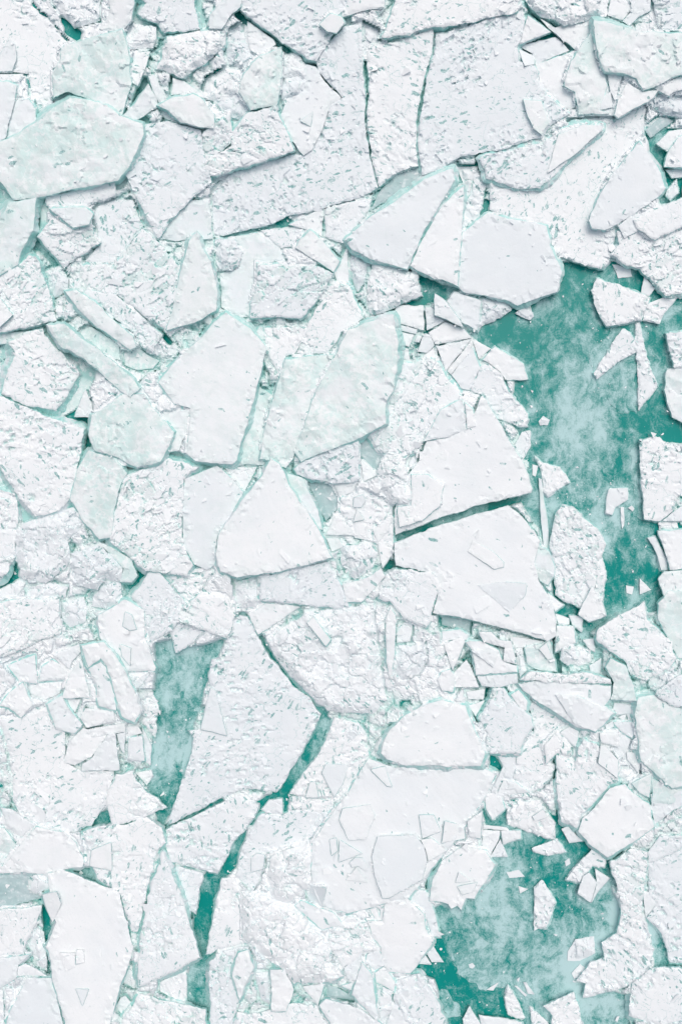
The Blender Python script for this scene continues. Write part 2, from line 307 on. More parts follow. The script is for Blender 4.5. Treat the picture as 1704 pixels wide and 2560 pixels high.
# ------------------------------------------------------------------ the plan, traced in centimetres on 6 m x 5.2 m sheets
K = 600.0 / 1568.0
SHEET = {c: ((0, 550, 1104)[i % 3], (0, 500, 1000, 1500, 2000)[i // 3]) for i, c in enumerate('ABCDEFGHIJKLMNO')}
NAMES = {'S': ('ice_slab', 'ice slab', 'slabs of the broken ice pack'), 'B': ('ice_block', 'ice block', 'blocks of the broken ice pack'),
         'P': ('ice_plate', 'ice plate', 'plates of the broken ice pack'), 'H': ('ice_shard', 'ice shard', 'shards and flakes of ice'),
         'F': ('ice_floe', 'ice floe', 'floes of the broken ice pack'), 'L': ('snow_lump', 'snow lump', 'snow lumps in the ice pack'),
         'W': ('sunken_ice_sheet', 'sunken ice', 'sheets of ice awash in the pools'),
         'D': ('ice_sliver', 'ice sliver', 'slivers of upturned ice')}
PLAN = """
A p 14 S|pitted white slab filling the top left corner, sloping to a gap|-80,-80 140,-80 230,60 370,190 450,285 390,330 345,480 345,700 240,790 200,560 190,480 90,470 -80,480
A s +5/7 P|small five-sided plate lying on the pitted slab of the top left corner|0,465 80,462 110,380 100,290 60,260 -5,370 -40,460
A b 30 B|rough white block on the top edge, left of a narrow teal cleft|330,-60 660,-60 650,40 655,140 560,160 490,185 430,120 360,30
A s 45 B ~0.05,-0.08|bright smooth lump on the top edge between two teal clefts|700,-40 860,-60 880,20 860,130 800,200 690,205 650,185 700,150 720,60
A r 36 S ~0,-0.06 ^9|pale slab on the top edge whose straight front edge shows green ice|860,-60 1290,-60 1270,40 1310,195 1060,215 1020,150 930,120 900,90 960,20
A s 44 D ~0.1,0.05|narrow wedge on the top edge left of the long diagonal crack|1370,185 1370,100 1430,30 1500,-60 1590,-60 1575,40 1500,110 1450,185
A b 38 B|small square snow block left of the little dark green hole|870,150 970,170 1020,180 1020,250 1000,315 840,325 820,260
A i 48 S|cloudy translucent slab just above the widest pale green slab|400,320 460,285 620,240 800,190 820,260 850,380 850,450 860,540 830,640 800,750 700,720 560,640 440,600 350,640 345,470 400,380
A i 58/40 S ~0.02,-0.03 ^10|widest pale green translucent slab, near the left edge, frosted white in patches|-60,960 130,870 250,790 350,700 460,640 560,650 700,690 800,760 930,810 940,880 890,1000 830,1110 770,1180 480,1235 300,1280 90,1310 40,1230 -60,1130
A s 46 B|pale smooth block cut by the left edge above the widest translucent slab|-60,540 60,540 110,560 100,660 60,800 40,900 -60,960
A s 40 B|small rounded pale block wedged beside the one cut by the left edge|100,660 190,650 235,720 240,790 130,870 40,920 60,810
A b 50/36 B|thick white block with a crumbled green lower edge, right of the dark green hole|1060,340 1090,240 1250,215 1290,200 1480,195 1470,290 1390,380 1290,440 1190,510 1020,450 1060,380
A r 36 H ~0.1,0.1|short leaning shard on the left rim of the black gap|850,450 900,350 980,335 960,420 900,560 860,540
A s 40 D|thin upright sliver beside the black gap|970,500 1010,490 1060,590 1090,650 1040,670 1000,590
A s 42 H ~-0.1,-0.1|white triangular shard pointing its tip into the black gap|970,545 1025,650 1030,700 940,760 870,800 800,755 880,680
A s 56 P ~0,-0.06|smooth kite-shaped white plate resting above the big down-pointing wedge|1035,690 1110,650 1260,615 1310,640 1400,750 1395,840 1300,830 1180,800 1100,720
A r 44 B ~0,-0.1|pale block with a sloping front right of the big down-pointing wedge|1330,860 1500,750 1520,930 1350,1060 1330,1000
A p 40 S|big down-pointing wedge, crumbled above and smooth at its tip|890,1000 930,810 1100,790 1310,850 1350,1060 1385,1190 1240,1310 1110,1450 1035,1557 950,1400 860,1230 830,1150
A r 38 B ~0,-0.1|long rough block tucked under the widest pale green slab's lower edge|300,1290 480,1240 750,1180 755,1270 590,1340 430,1350 310,1345
A s 34 H|small pale wedge behind the kite-shaped plate|1130,510 1200,530 1350,640 1300,640 1270,610 1120,620
A b 30 L|bumpy snow lump between the thick white block and the kite-shaped plate|1350,520 1480,440 1570,470 1560,600 1450,680 1330,640
A b 32 L|snow lump at the left foot of the tall greenish slab|1420,680 1560,600 1640,640 1620,800 1500,760
B p 38 S ~0,-0.03 ^9|pitted slab on the top edge right of the long diagonal crack|150,-40 840,-60 830,20 800,110 810,150 740,210 690,300 630,400 570,385 480,320 350,230 180,110 130,60
B s +14/20 B|small bright block on the corner of the slab right of the diagonal crack|650,160 720,90 790,110 810,150 760,215 700,205
B s 26 P|little smooth plate under the long diagonal crack's upper end|180,140 280,210 350,260 365,290 260,360 200,330 180,230
B i 52 S|tall greenish translucent slab with a slanted top, left of the plate marked by a triangle|250,380 400,310 405,500 370,690 200,720 120,600 160,480
B b 30 L|lumpy snow block below the upper end of the long diagonal crack|50,200 130,160 190,240 200,340 260,360 160,470 60,420 40,320
B b 28 L|rounded grey ice lump between the greenish slab and the diagonal crack|400,360 500,340 560,430 560,520 480,510 410,540
B b 32 L|crumbled snow lump at the greenish slab's right foot|400,560 500,500 570,520 550,600 480,670 400,650
B p 26 F|long pitted floe curving from the diagonal crack down to a dark slot|800,180 920,150 930,360 935,500 950,620 945,720 950,900 975,1020 1000,1120 1030,1225 930,1280 860,1310 600,1377 450,1410 330,1465 20,1545 -55,1535 -40,1250 70,1130 330,1050 480,1000 545,1015 690,790 720,680 800,640 640,470 630,400 690,300
B s 30/14 P|smooth grey plate pointing down, a faint triangle on its face|560,420 620,440 700,550 790,640 720,690 690,790 640,900 600,980 545,1015 450,890 390,760 440,660 540,600 560,520
B s +3/4 H|thin little triangle lying on the smooth plate that points down|525,790 605,730 590,825
B r 44 S ~0,-0.04 ^9|broad rough slab with a straight shaded lower edge above the long pitted floe|70,960 80,860 180,740 360,690 390,770 440,870 480,985 330,1035 160,1090 0,1140 -130,1150 -150,1090 0,1000
B p 29 F|pitted floe between the two upright cracks near the top|985,310 1150,270 1240,240 1390,180 1380,330 1313,600 1283,760 1278,950 1293,1085 1180,1120 1090,1170 1040,1220 1012,1120 985,1010 970,850 962,700 972,560 962,420
C p 33/34 F|largest pitted floe, right of the second upright crack, smooth along its lower side|-40,215 80,190 240,155 330,110 450,100 510,30 540,130 520,240 490,320 500,400 600,430 630,470 610,520 680,620 760,690 830,740 700,830 650,900 560,920 360,985 120,1020 0,1110 -130,1145 -140,1050 -155,950 -148,780 -112,600 -52,330
B s 42 S ~0,-0.08|small white slab on the top edge with a green front over a dark gap|840,-60 1080,-60 1070,50 980,60 800,110 830,20
B p 42 S|wide rough slab on the top edge overhanging both cracked floes|1160,-60 1940,-60 1975,50 1900,90 1780,110 1650,150 1400,175 1290,200 1240,235 1050,245 1080,200 1120,90
B b 22 L|grey crumbled wedge jammed into the head of the first upright crack|930,150 1030,200 1040,260 985,310 960,370 940,360 920,250
B g 14 S ~0,0|shaded bare ice strip exposed under the floe between the upright cracks|1140,1150 1300,1085 1315,1160 1200,1240 1010,1359 960,1400 1060,1230
C s 32 H ~0,-0.08|small white wedge over a dark slot, its front face teal|520,250 560,100 710,210 600,250 505,290
C s 20 P|grey plate just below that dark slot at the top|500,300 740,245 830,330 610,420 590,350
C s 24 P|smooth plate between the largest pitted floe and the frosted teal block|610,420 870,330 880,340 810,480 800,560 860,600 880,690 830,720 720,630 635,550 630,470
C s 26 P|shaded smooth plate right of the dark diagonal crack at the top|640,120 740,180 800,160 900,150 1000,120 980,200 930,280 880,335 700,190
C b 40 S|snow slab on the top edge with a ragged scalloped lower rim|520,-60 1100,-60 1070,110 1000,110 940,140 800,170 740,130 640,110 570,40
C s 34 B|small cracked block on the top edge right of the scalloped slab|1080,100 1110,-40 1230,20 1230,70 1180,130 1110,110
C s 36 B|grey-sided block on the top edge beside the top right corner slab|1240,-60 1360,-60 1360,70 1280,110 1220,170 1180,140 1230,80
C r 40 S|slab filling the very top right corner|1370,-60 1640,-60 1640,200 1420,200 1400,130
C i 56/34 S ~0,-0.03|broad pale slab with a curved lower rim near the top right corner|990,130 1100,150 1310,210 1640,215 1640,480 1550,490 1380,570 1310,590 1270,510 1190,480 1065,465 1020,370 1000,250
C s 44 B|white block peeping out under the curved pale slab at the right edge|1380,575 1560,500 1640,480 1640,560 1510,600 1480,625
C i 40 B|frosted teal-tinged block left of two thin blades, upper right|1000,180 1010,380 1060,470 1080,560 1050,640 1030,720 1090,740 890,750 870,600 800,560 820,460 900,310
C s 38 D|narrow blade hanging under the curved pale slab|1080,480 1180,490 1150,570 1130,660 1100,600
C s 38 H|short white chunk left of the narrow blade|1040,640 1100,600 1110,700 1020,720
C s 46 B|three-sided rounded block below the curved pale slab|1210,540 1270,580 1320,600 1410,590 1350,660 1230,720 1150,770 1125,750 1150,640
C b 34 B|rough blue-white boulder of ice on the right edge, upper part|1360,670 1420,610 1530,640 1640,650 1640,770 1560,770 1450,750 1370,700
C g 12 P|dim teal plate low in the hollow near the right edge|1325,850 1430,760 1510,790 1430,850 1360,900
C s 24 P|small plate above a dark pocket at the right edge|1400,940 1480,860 1640,830 1640,880 1540,900 1470,990
C s 34 P|clean white plate with a pointed top on the right edge|1450,1090 1480,980 1540,900 1640,850 1640,1090
C s 18 P|low shard under the clean pointed plate at the right edge|1460,1110 1640,1095 1640,1150 1500,1165
C b 26 B|knuckle of ice beside a dark pocket near the right edge|1470,1240 1530,1170 1540,1260 1490,1310 1460,1280
C p 24 F|large floe strewn with chips, its tip pointing at the big green pool|830,790 1130,770 1325,690 1310,920 1280,940 1200,1300 1145,1480 1090,1710 1050,1762 850,1707 740,1665 690,1480 620,1457 410,1422 310,1370 315,1190 470,1230 640,1240 860,1020 1050,840
C s 42 S|smooth rounded slab overlapping the right side of the chip-strewn floe|1285,930 1330,990 1410,1100 1460,1230 1430,1270 1340,1340 1150,1460 1060,1500 980,1490 960,1440 1010,1330 1100,1150 1200,1030
C p 37/16 S|curved slab riding on the left part of the chip-strewn floe|240,1040 290,1000 420,990 630,940 780,850 920,815 1050,820 1050,850 870,1010 640,1235 480,1230 290,1165 280,1110
C s +5/6 P|leaf-shaped plate on the curved slab's upper right end|760,880 920,815 1045,822 1040,850 865,1010 690,1130 740,950
C b 18 B|crushed little block right of the large triangular plate's top|85,1090 235,1090 210,1240 150,1300 145,1210
C p 14 P|low pitted strip left of the short dark crack, upper right|230,1110 285,1170 290,1200 260,1359 245,1420 135,1510 140,1359 190,1270
C i +8/14 H|frosted flap folded over the largest pitted floe's right end|530,650 650,660 700,800 650,880 600,840 560,760
C s +8/12 H|small bent flap on the largest pitted floe near the grey plate|500,320 600,370 600,420 540,430
D i 52/44 S ~-0.05,-0.02 ^15|thick pale green slab on the left edge with a broad teal side|60,20 240,-20 220,200 140,340 120,420 0,490 -60,500 -60,180 0,110
D r 46 S|streaked rough slab on the left edge below the thick pale green one|-60,500 120,430 190,360 230,370 260,410 290,530 340,640 370,790 200,830 0,865 -60,870
D s 58 H|pale corner piece stuck on the streaked slab at the left edge|-60,660 0,640 85,750 0,830 -60,850
D r 42 B ~0,-0.1|rough tilted block with a smooth fin lying on its top|240,240 340,110 480,180 590,160 655,285 520,370 420,450 370,380
D s 58/18 D|smooth white fin lying on a rough tilted block, left side|330,60 450,50 560,50 610,90 580,160 480,180
D r 26 S|rough low slab between the finned block and the big down-pointing wedge|610,120 640,40 760,0 870,0 935,170 760,430 560,400 660,285
D r 42 S ~0.02,0|largest rough triangular slab, left of the tall white fin-shaped block|930,180 1040,280 1185,440 1160,620 1130,720 1090,850 1000,800 900,720 760,620 480,590 540,430 760,430
D s 56/40 B ~0.04,-0.03|tall white fin-shaped block narrowing to a point at its top|1290,220 1330,330 1380,400 1400,500 1420,620 1410,720 1270,800 1090,850 1130,700 1190,440 1240,260
D s 30 P|smooth shaded plate right of the big down-pointing wedge's tip|1030,250 1240,0 1360,0 1380,100 1390,250 1290,255 1240,255 1150,270
D s 60/26 D ~0.03,-0.04|upper of the two long thin blades slanting side by side, left|430,600 500,590 620,670 740,780 870,890 890,960 850,980 760,910 620,820 500,690
D r 48 S|rough slab just behind the upper long blade|510,585 760,620 920,760 1060,880 1000,1000 920,960 880,880 750,770 630,660
D i 62/30 D ~0.03,-0.04|lower of the two long thin blades slanting side by side, left|310,820 420,810 560,920 700,1020 850,1150 910,1230 850,1290 740,1200 650,1120 540,1030 400,960
D r 40/40 B ~-0.06,0 ^20|rough frosted block near the left edge with a broad teal right face|60,930 170,860 280,840 360,960 500,1090 520,1130 440,1290 370,1380 200,1350 10,1270 40,1150 100,1020
D i 30 P|small pale green plate on the left edge above the frosted block|-60,880 170,860 110,930 10,940 -60,950
D i 34 H|greenish wedge between the two long blades|530,870 590,830 780,940 790,1050 700,1030 560,930
D s 36 H|small white triangle below the lower long blade|490,1415 560,1230 600,1330 605,1420
D i 26 L|glassy splinters below the right end of the upper long blade|810,1000 900,960 960,1010 1040,1050 1000,1100 900,1110 820,1080
D b 30 L|crumbled teal lump between the streaked slab and the rough tilted block|290,470 400,430 450,520 440,600 360,640 320,560
E s 52/40 S|huge smooth white slab left of centre with a crumbled upper rim|40,735 200,845 300,960 270,1120 110,1700 80,1727 -160,1705 -215,1660 -195,1360 -300,1330 -400,1190 -250,1010 -120,900 -40,800
E b 44 B|small cracked square block right of the tall white fin|0,250 100,260 145,340 120,430 80,460 0,455 -25,420 -30,260
E s 24 P|smooth plate running under the five-sided slab with a rough rim|100,240 240,215 380,310 430,400 240,410 215,600 200,760 140,770 10,700 0,480 120,450 150,340
E r 44 S ~0,-0.03|five-sided white slab, smooth above and rough along its lower rim|240,410 640,435 740,480 680,590 560,750 530,770 200,770 210,640 240,550
E s 40 P|smooth lozenge plate leaning behind the five-sided slab|590,200 680,280 780,400 740,470 680,430 490,310
E r 20 P|low crumbled plate left of the smooth lozenge|250,190 560,190 580,210 490,300 400,320 330,270
E s 22 P|plain plate left of the short dark upright crack below the long pitted floe|450,160 670,50 665,240 560,190
E r 28 P|rough plate right of the short dark upright crack below the long pitted floe|690,60 860,10 1000,-20 970,60 800,290 690,240 685,150
E s 46/30 S|large smooth triangular plate left of the narrow slanting green crack|815,260 990,100 1160,0 1200,-40 1330,-130 1520,-205 1530,-130 1440,20 1330,200 1220,450 1000,390 860,320
E s 42/30 S|smooth upright plate right of the narrow slanting green crack|1240,430 1345,220 1455,30 1590,-90 1585,60 1560,420 1550,560 1450,520 1400,520
E b 40 B|rough rounded block beside the small green pocket, upper middle|1000,420 1100,420 1290,490 1320,630 1200,670 1100,720 990,750 960,680 960,560
E b 22 L|crushed ice lump below the large triangular plate's left corner|850,340 980,400 950,520 900,600 850,500
E s 24 P|small plate between the lozenge and the crushed lump|830,300 840,540 770,550 745,480 800,380
E r 36 S|long rough slab right of the five-sided slab|720,560 830,550 880,650 930,770 800,860 700,1000 560,1010 500,1000 560,850 620,720
E r 34 B|rough pale block below the five-sided slab|260,830 570,830 560,900 480,1010 430,1020 380,1140 300,1000 240,860
E i 58/40 S ~0.02,-0.02|large frosted slab in the centre with a bitten right edge|840,850 1000,790 1130,755 1160,900 1160,1050 1130,1250 1090,1310 1080,1460 950,1530 900,1557 700,1640 530,1710 480,1640 560,1440 600,1310 720,1080 780,960
E i 48 S|greenish white slab between the huge smooth slab and the frosted centre slab|430,1040 740,1010 720,1090 640,1300 560,1400 530,1490 480,1690 430,1750 260,1690 300,1470 350,1280 400,1120
E i 28 S|teal bare ice ledge along the huge smooth slab's right side|250,1210 350,1280 330,1400 270,1640 300,1730 90,1730 200,1400
E s 24/12 P|cracked thin plate at the top of the shattered patch, with tiny scribble marks|1150,690 1325,690 1325,740 1330,850 1290,840 1160,805 1130,750
E s 24/12 P|thin plate right of the scribbled one, in the shattered patch|1338,700 1395,700 1405,755 1465,790 1350,850
E s 22/10 H|narrow strip below the scribbled plate|1165,813 1288,845 1278,875 1180,852
E s 22/10 H|small square piece in the shattered patch|1187,862 1266,882 1233,960 1167,933
E s 23/10 H|tooth-shaped piece in the shattered patch|1340,872 1370,882 1398,950 1350,998 1290,990 1318,900
E s 22/10 H|tiny wedge at the bottom of the shattered patch|1170,970 1225,970 1240,1045 1172,1035
E s 22/10 H|short piece beside the tooth-shaped one|1285,885 1320,890 1300,930 1270,925
E s 23/12 H|bent piece at the lower right of the shattered patch|1330,1015 1395,965 1405,1035 1310,1060
E s 24/14 P|wide thin plate under the white triangular fin beside the shattered patch|1470,795 1590,845 1640,900 1405,942 1362,868
E s 38/14 D|white triangular fin tilted at the edge of the green pool|1400,610 1470,660 1568,790 1590,835 1480,780 1400,750
E s 25/14 P|thin three-cornered plate below the wide thin plate|1412,957 1636,908 1472,1118
F s 24/14 P|narrow banded strip right of the thin three-cornered plate|35,1118 190,920 198,932 180,1000 57,1138
F s 23/16 P|kinked plate between the banded strip and the pitted shore piece|62,1142 197,962 250,1100 180,1240 122,1230
F s 20/12 H|slim shard under the kinked plate|15,1160 55,1150 118,1230 128,1308 20,1190
E r 32/24 S|broad plate with a grainy right side, right of the frosted centre slab|1165,1050 1270,1065 1400,1040 1470,1150 1570,1290 1540,1370 1300,1600 1200,1680 1040,1640 960,1530 1080,1460 1100,1300 1140,1150
F s 36/26 S|large smooth six-sided plate at the head of the big green pool|300,85 410,115 680,170 700,300 785,470 750,600 600,650 490,690 410,650 140,600 95,550 120,230
F s 26/22 P|plate with a small lens-shaped mark below the six-sided plate|30,660 80,600 258,660 230,850 130,800
F b 24 P|lumpy plate right of the one with the lens mark|265,645 420,655 455,720 320,800 240,840 260,700
F p 14 H|broken pitted scrap at the six-sided plate's lower tip, in the pool|475,740 570,680 600,760 575,785
F s 14 H|tiny grey triangle on the green pool's left shore|200,910 320,970 240,1040
F s 20/20 P|four-sided plate with a sunken ledge, on the green pool's left shore|265,1045 345,960 530,1070 560,1170 425,1178 380,1120 300,1060
F p 22/20 P|pitted shore piece tapering toward the little floating lump|255,1080 300,1065 380,1130 440,1270 560,1397 555,1480 520,1485 340,1415 270,1270 190,1240 240,1120
F p 24/26 F|pitted five-sided floe floating at the top of the big green pool|1010,510 1100,540 1290,610 1360,640 1300,790 1070,825 1010,720 970,590
F p 18 F|frayed pitted scrap right of the five-sided floating floe|1330,680 1440,640 1530,645 1450,740 1420,810 1310,790
F s 14 H|small grey tab above the five-sided floating floe's right end|1320,500 1390,580 1350,630 1300,610
F p 18/18 F|arched pitted floe below the five-sided floating one|1180,840 1230,870 1300,980 1200,1030 1010,1170 990,1130 1040,1050 1130,900
F p 14/16 F|tall narrow pitted floe standing in green water at the right|1260,800 1290,800 1320,960 1410,1220 1380,1260 1330,1310 1280,1375 1270,1000 1255,900
F p 26 B|ragged white chunk on the right edge beside the green pool|1460,870 1640,860 1640,1090 1520,1100 1490,1000 1470,930
F i 22 S|pale teal half-sunk slab on the right edge below the ragged chunk|1470,1110 1640,1090 1640,1359 1640,1500 1500,1420 1450,1240
F r 32 S|jumbled slab on the right edge with a smooth rim above the green pool|1105,355 1160,290 1140,200 1290,200 1400,250 1640,170 1640,560 1560,610 1460,625 1380,530 1290,450 1200,430
F r 44/24 B|angular rough block on the right edge, on top of the jumbled slab|1250,130 1420,50 1540,0 1640,-40 1640,150 1480,220 1390,260 1280,190
F s 40/20 H|smooth bent flake left of the angular rough block|1150,170 1250,90 1340,95 1270,130 1280,200 1190,250
F b 8 L|soaked teal lump between the chip-strewn floe and the five-sided floating floe|1110,420 1230,440 1240,500 1150,510
G p 46/40 S ~-0.02,0.02 ^15|big pitted oblong slab on the left edge with a teal right side|-60,-50 0,-25 200,60 370,125 550,190 520,400 460,640 390,720 320,745 230,760 100,600 0,430 -60,330
G r 36 B|rough rounded block on the left edge under the big pitted oblong slab|-60,580 60,600 120,620 120,740 100,900 100,1030 20,1160 -60,1200
G i 62/34 S|domed frosty slab right of the big pitted oblong one|600,100 700,40 790,-40 940,-40 1040,100 1140,210 1080,340 1050,400 900,440 760,370 620,330 580,230
G i 54/36 S ~0.04,0|clear green slab sloping down below the domed frosty one|580,330 760,380 830,480 770,600 730,900 650,910 550,800 460,650 510,450
G r 50/36 S ^10|most crumbled slab of all, chips heaped round a flat middle, left|800,500 1000,440 1100,380 1300,440 1200,520 1190,700 1200,950 1260,1080 1220,1150 1080,1130 950,1120 840,1020 720,920 740,750 780,600
G s 46 P|pale curved piece right of the domed frosty slab|1040,100 1240,55 1230,180 1170,330 1090,345 1140,210
G s 42 S|smooth round-shouldered plate left of the great white triangle|1205,515 1320,470 1420,430 1500,500 1590,605 1560,700 1430,860 1410,960 1430,1070 1350,1110 1270,1070 1200,960 1190,720
H s 62/40 S ~-0.02,0.01|great white triangular slab, smooth with a frayed right flank, centre left|330,380 390,420 450,560 640,840 730,1030 540,1080 420,1110 110,1160 0,1120 -30,1000 0,860 160,640 270,500
G b 46 L|large snow heap below the big pitted oblong slab|320,750 480,700 550,800 440,920 460,1030 430,1100 300,1200 170,1170 100,1050 110,850 200,790
G b 30 L|small snow lump on the left edge above the pale blocky slab|-40,1250 130,1180 170,1200 100,1300 -40,1359
G b 44 L|broken snow chunk right of the large snow heap|460,1000 650,950 800,1090 790,1180 690,1160 640,1240 480,1200
G b 38 L|snow chunk under the broken one, above the plate with embossed outlines|690,1180 790,1200 800,1300 870,1359 690,1365 600,1345 620,1270
G b 34 L|bluish crushed chunk between the snow heap and the pale blocky slab|200,1220 320,1190 450,1220 430,1290 300,1310 180,1310
G i 40 H|clear curled shards in the cleft below the most crumbled slab|650,930 720,960 860,1040 900,1150 860,1190 780,1190 810,1100
G r 40 S|small grey-white slab with a curved right edge below the most crumbled slab|860,1285 940,1180 970,1125 1040,1130 1130,1230 1220,1335 1160,1440 1130,1500 980,1580 945,1380
G r 32 S|low rough slab right of the curved-edged one|1050,1130 1220,1150 1290,1090 1390,1120 1300,1240 1230,1310 1140,1220
J r 46 S|fan-shaped ribbed slab above the grey water strip|1180,60 1300,-40 1480,-20 1530,100 1520,180 1480,250 1400,220 1300,190 1160,130
J r 30 H|ragged down-pointing tooth at the top of the grey water strip|1115,210 1150,140 1340,190 1240,290 1150,345
J r 46/40 B|pale blocky slab on the left edge with a crumbled base|-60,60 0,20 130,-10 390,-10 400,210 380,230 220,290 0,370 -60,390
J b 32 B|cracked block right of the pale blocky slab|410,20 550,-20 570,50 560,140 460,180 410,130
J s 46/30 S|smooth plate with faint embossed outlines left of the grey water strip|640,100 820,0 940,65 945,250 1020,440 1010,465 810,465 700,330 650,230
J s +3/4 H|thin rounded flake near the top of the plate with embossed outlines|820,80 860,100 890,190 850,198 805,170
J s +3/4 H|thin four-sided flake on the lower part of the plate with embossed outlines|785,290 855,315 850,430 800,370
J s 58/16 P|long curved smooth plate lying over the edge of the embossed plate|535,300 680,275 760,370 880,590 920,720 880,800 800,760 740,560 700,430 660,380 580,440
J s 50/16 P|smooth plate tucked inside the bend of the long curved one|560,425 655,390 695,435 735,560 760,620 758,718 650,690 630,540
J s 34/16 P|four-cornered plate below the pale blocky slab, at its right a dark crack|50,430 230,360 245,545 130,530
J s 32/16 P|plate with speckles right of that dark crack|258,530 280,440 340,390 460,460 415,520
J s 38/14 P|slanting bar-shaped plate above the speckled one|350,360 520,285 530,340 470,400 455,450 390,390
J s 42/20 P|tall clean triangle left of the long curved plate|535,385 590,640 410,640 450,490
J s 38/16 P|clean pentagon at the left of the plate jumble|150,540 215,685 140,770 60,700 0,690 60,610
J s 26/12 P|low plate between the clean pentagon and the tall triangle|200,545 412,533 390,610 300,650 200,610
J s 38/16 P|clean plate with a slanting right edge below the tall triangle|310,680 405,625 440,700 540,815 490,870 370,845
J s 30/12 H|small down-pointing triangle under the tall clean triangle|420,648 530,648 490,735
J s 42/12 P|rounded plate with an outlined rim in the middle of the plate jumble|560,705 740,725 755,790 570,835 525,770
J s 36/10 P|flat strip under the rounded outlined plate|575,845 815,803 820,860 700,880 600,900
J s 34/12 P|wide flat plate at the lower left of the plate jumble|545,835 695,888 600,1025 490,1080 420,1060 450,930
J s 38/12 P|squarish flat plate at the bottom of the plate jumble|703,882 755,872 782,1110 535,1115 540,1070 602,1033
J s 32/12 H|narrow tapering shard right of the squarish flat plate|762,875 820,865 815,1010 790,980
J p 28/30 F|large pitted floe under the jumble of clean plates, lower left|0,780 130,760 310,700 430,850 430,1060 540,1115 745,1120 720,1250 690,1320 600,1472 430,1520 250,1480 120,1380 85,1310 90,1150 50,960
J b 40 L|snow nub under the right end of the embossed plate|820,480 970,470 930,550 880,590
J r 26 B|upright ragged block on the grey water's left shore|890,600 1000,600 1035,690 1015,900 930,800 920,700
J s 34/16 P|boxy little plate left of the grey water strip|840,900 930,890 945,1050 840,1040
J s 24 H|leaning sliver between the boxy plate and the grey water|930,830 990,950 985,1080 950,1060
J s 30/12 H|short capping piece above the boxy plate|830,830 900,820 930,870 840,890
J r 36 S|fluted slab with a long pointed right end at the foot of the grey water|760,1140 870,1110 890,1180 1000,1280 1090,1355 760,1480 735,1470 690,1310
J s 18 H|small bent shard touching the grey water near the fluted slab|890,1130 990,1110 1000,1150 960,1210
K p 30/32 F|large pitted floe between the grey water and the green channel, cut by many gashes|130,100 180,110 240,230 290,320 480,565 590,645 660,745 545,970 395,1230 370,1255 180,1225 0,1295 -150,1380 -340,1470 -290,1310 -230,1150 -180,1000 -170,900 -210,850 -130,840 -60,560 -75,490 -55,390 0,370 40,260 80,150
K s +2/4 H|thin grey wedge set in the gashed floe's left part|-30,590 45,885 -125,845 -60,570
K s 36 P|smooth plate above the gashed floe's upper tip|190,100 300,20 520,45 400,130 250,225
K b 44/36 S|largest heap of crumbled snow, on a slab in the middle of the lower half|305,265 560,80 700,60 940,30 1000,100 1020,250 1060,500 1090,650 1000,740 800,740 700,720 560,600 400,420
K s +12/16 D|stubby white bar lying on the largest snow heap|570,150 610,110 720,260 690,300
K s 50/40 D|upright white blade right of the largest snow heap|1080,130 1110,50 1145,100 1140,350 1110,520 1085,400
K b 44 B|bulky snow block right of the upright blade|1155,290 1340,290 1350,400 1300,490 1180,520 1130,450
K r 30 B|streaked ice block between the upright blade and the rough-topped block|1160,160 1260,140 1240,270 1150,280
K p 26/24 F|floe on the right bank of the green channel's bend|745,765 880,800 960,900 970,1010 900,1150 800,1300 745,1315 455,1265 565,1110 655,990 710,860
K s +3/5 P|flat-topped thin shard on the floe by the channel bend|690,1072 838,1078 800,1200 745,1290 665,1130
K s +3/5 H|tapering thin shard at the lower left of the floe by the channel bend|588,1190 620,1190 640,1290 560,1290
K b 28 L|crumbly snow at the upper end of the floe by the channel bend|810,810 900,800 960,880 940,980 850,990 800,900
K s 50/30 S|big rounded plate with a frosted right half, lower middle|1050,1000 1080,900 1110,850 1200,760 1300,700 1450,655 1600,690 1650,830 1725,1000 1700,1085 1450,1085 1200,1075 1090,1040
K s +3/5 H|small oblong shard at the upper left of the big rounded plate|1195,680 1230,670 1280,745 1260,755
N s 36/30 S|largest smooth slab, with outlined flakes scattered over it, lower middle|970,-275 1140,-212 1700,-215 1800,-170 1730,-20 1640,110 1500,310 1420,400 1340,500 1300,560 1230,640 830,740 660,690 600,540 600,280 740,80 830,-30 920,-200
K s +3/5 H|thin long triangle near the upper rim of the largest smooth slab|985,1110 1075,1090 1120,1220 1090,1215
N s +4/6 P|faceted round flake at the largest smooth slab's upper left corner|800,60 980,30 1010,100 950,260 840,260 780,130
N s +7/10 P|pear-shaped plate lying on the right of the largest smooth slab|1030,240 1270,230 1330,300 1350,400 1320,520 1100,640 1060,640 1010,500 990,370
N s +4/6 P|wedge-shaped flake right of the pear-shaped plate|1310,260 1380,250 1480,330 1360,400 1340,320
N s +3/5 H|bent flake in the middle of the largest smooth slab|845,410 880,380 930,380 970,450 955,470 900,430 860,440
N s +3/5 H|three-cornered flake below the bent one on the largest smooth slab|820,520 890,440 965,540
N s +3/5 H|pointed flake above the bent one on the largest smooth slab|780,260 925,350 775,405
N s +3/5 H|narrow lens-shaped flake left of the pointed one|715,260 755,250 765,330 730,360
N s +5/8 P|square flake at the lower left corner of the largest smooth slab|595,555 690,578 668,700 570,650
N s +3/5 H|five-sided flake above the wedge-shaped one|1300,100 1390,100 1440,205 1320,250
O s +3/5 H|square-cornered flake near the largest smooth slab's right tip|20,140 140,170 150,250 0,280
N b 48 L|rough round lump left of the largest smooth slab|340,370 570,270 600,400 590,560 450,680 350,640 320,500
N p 25/26 F|cracked pitted floe right of the narrow green channel|270,90 400,110 420,90 500,60 720,70 600,240 370,350 290,340 300,420 220,600 100,500 130,350 230,150
N p 23/24 H|small pitted corner at the head of the narrow green channel|270,60 320,0 405,-10 408,90 300,88
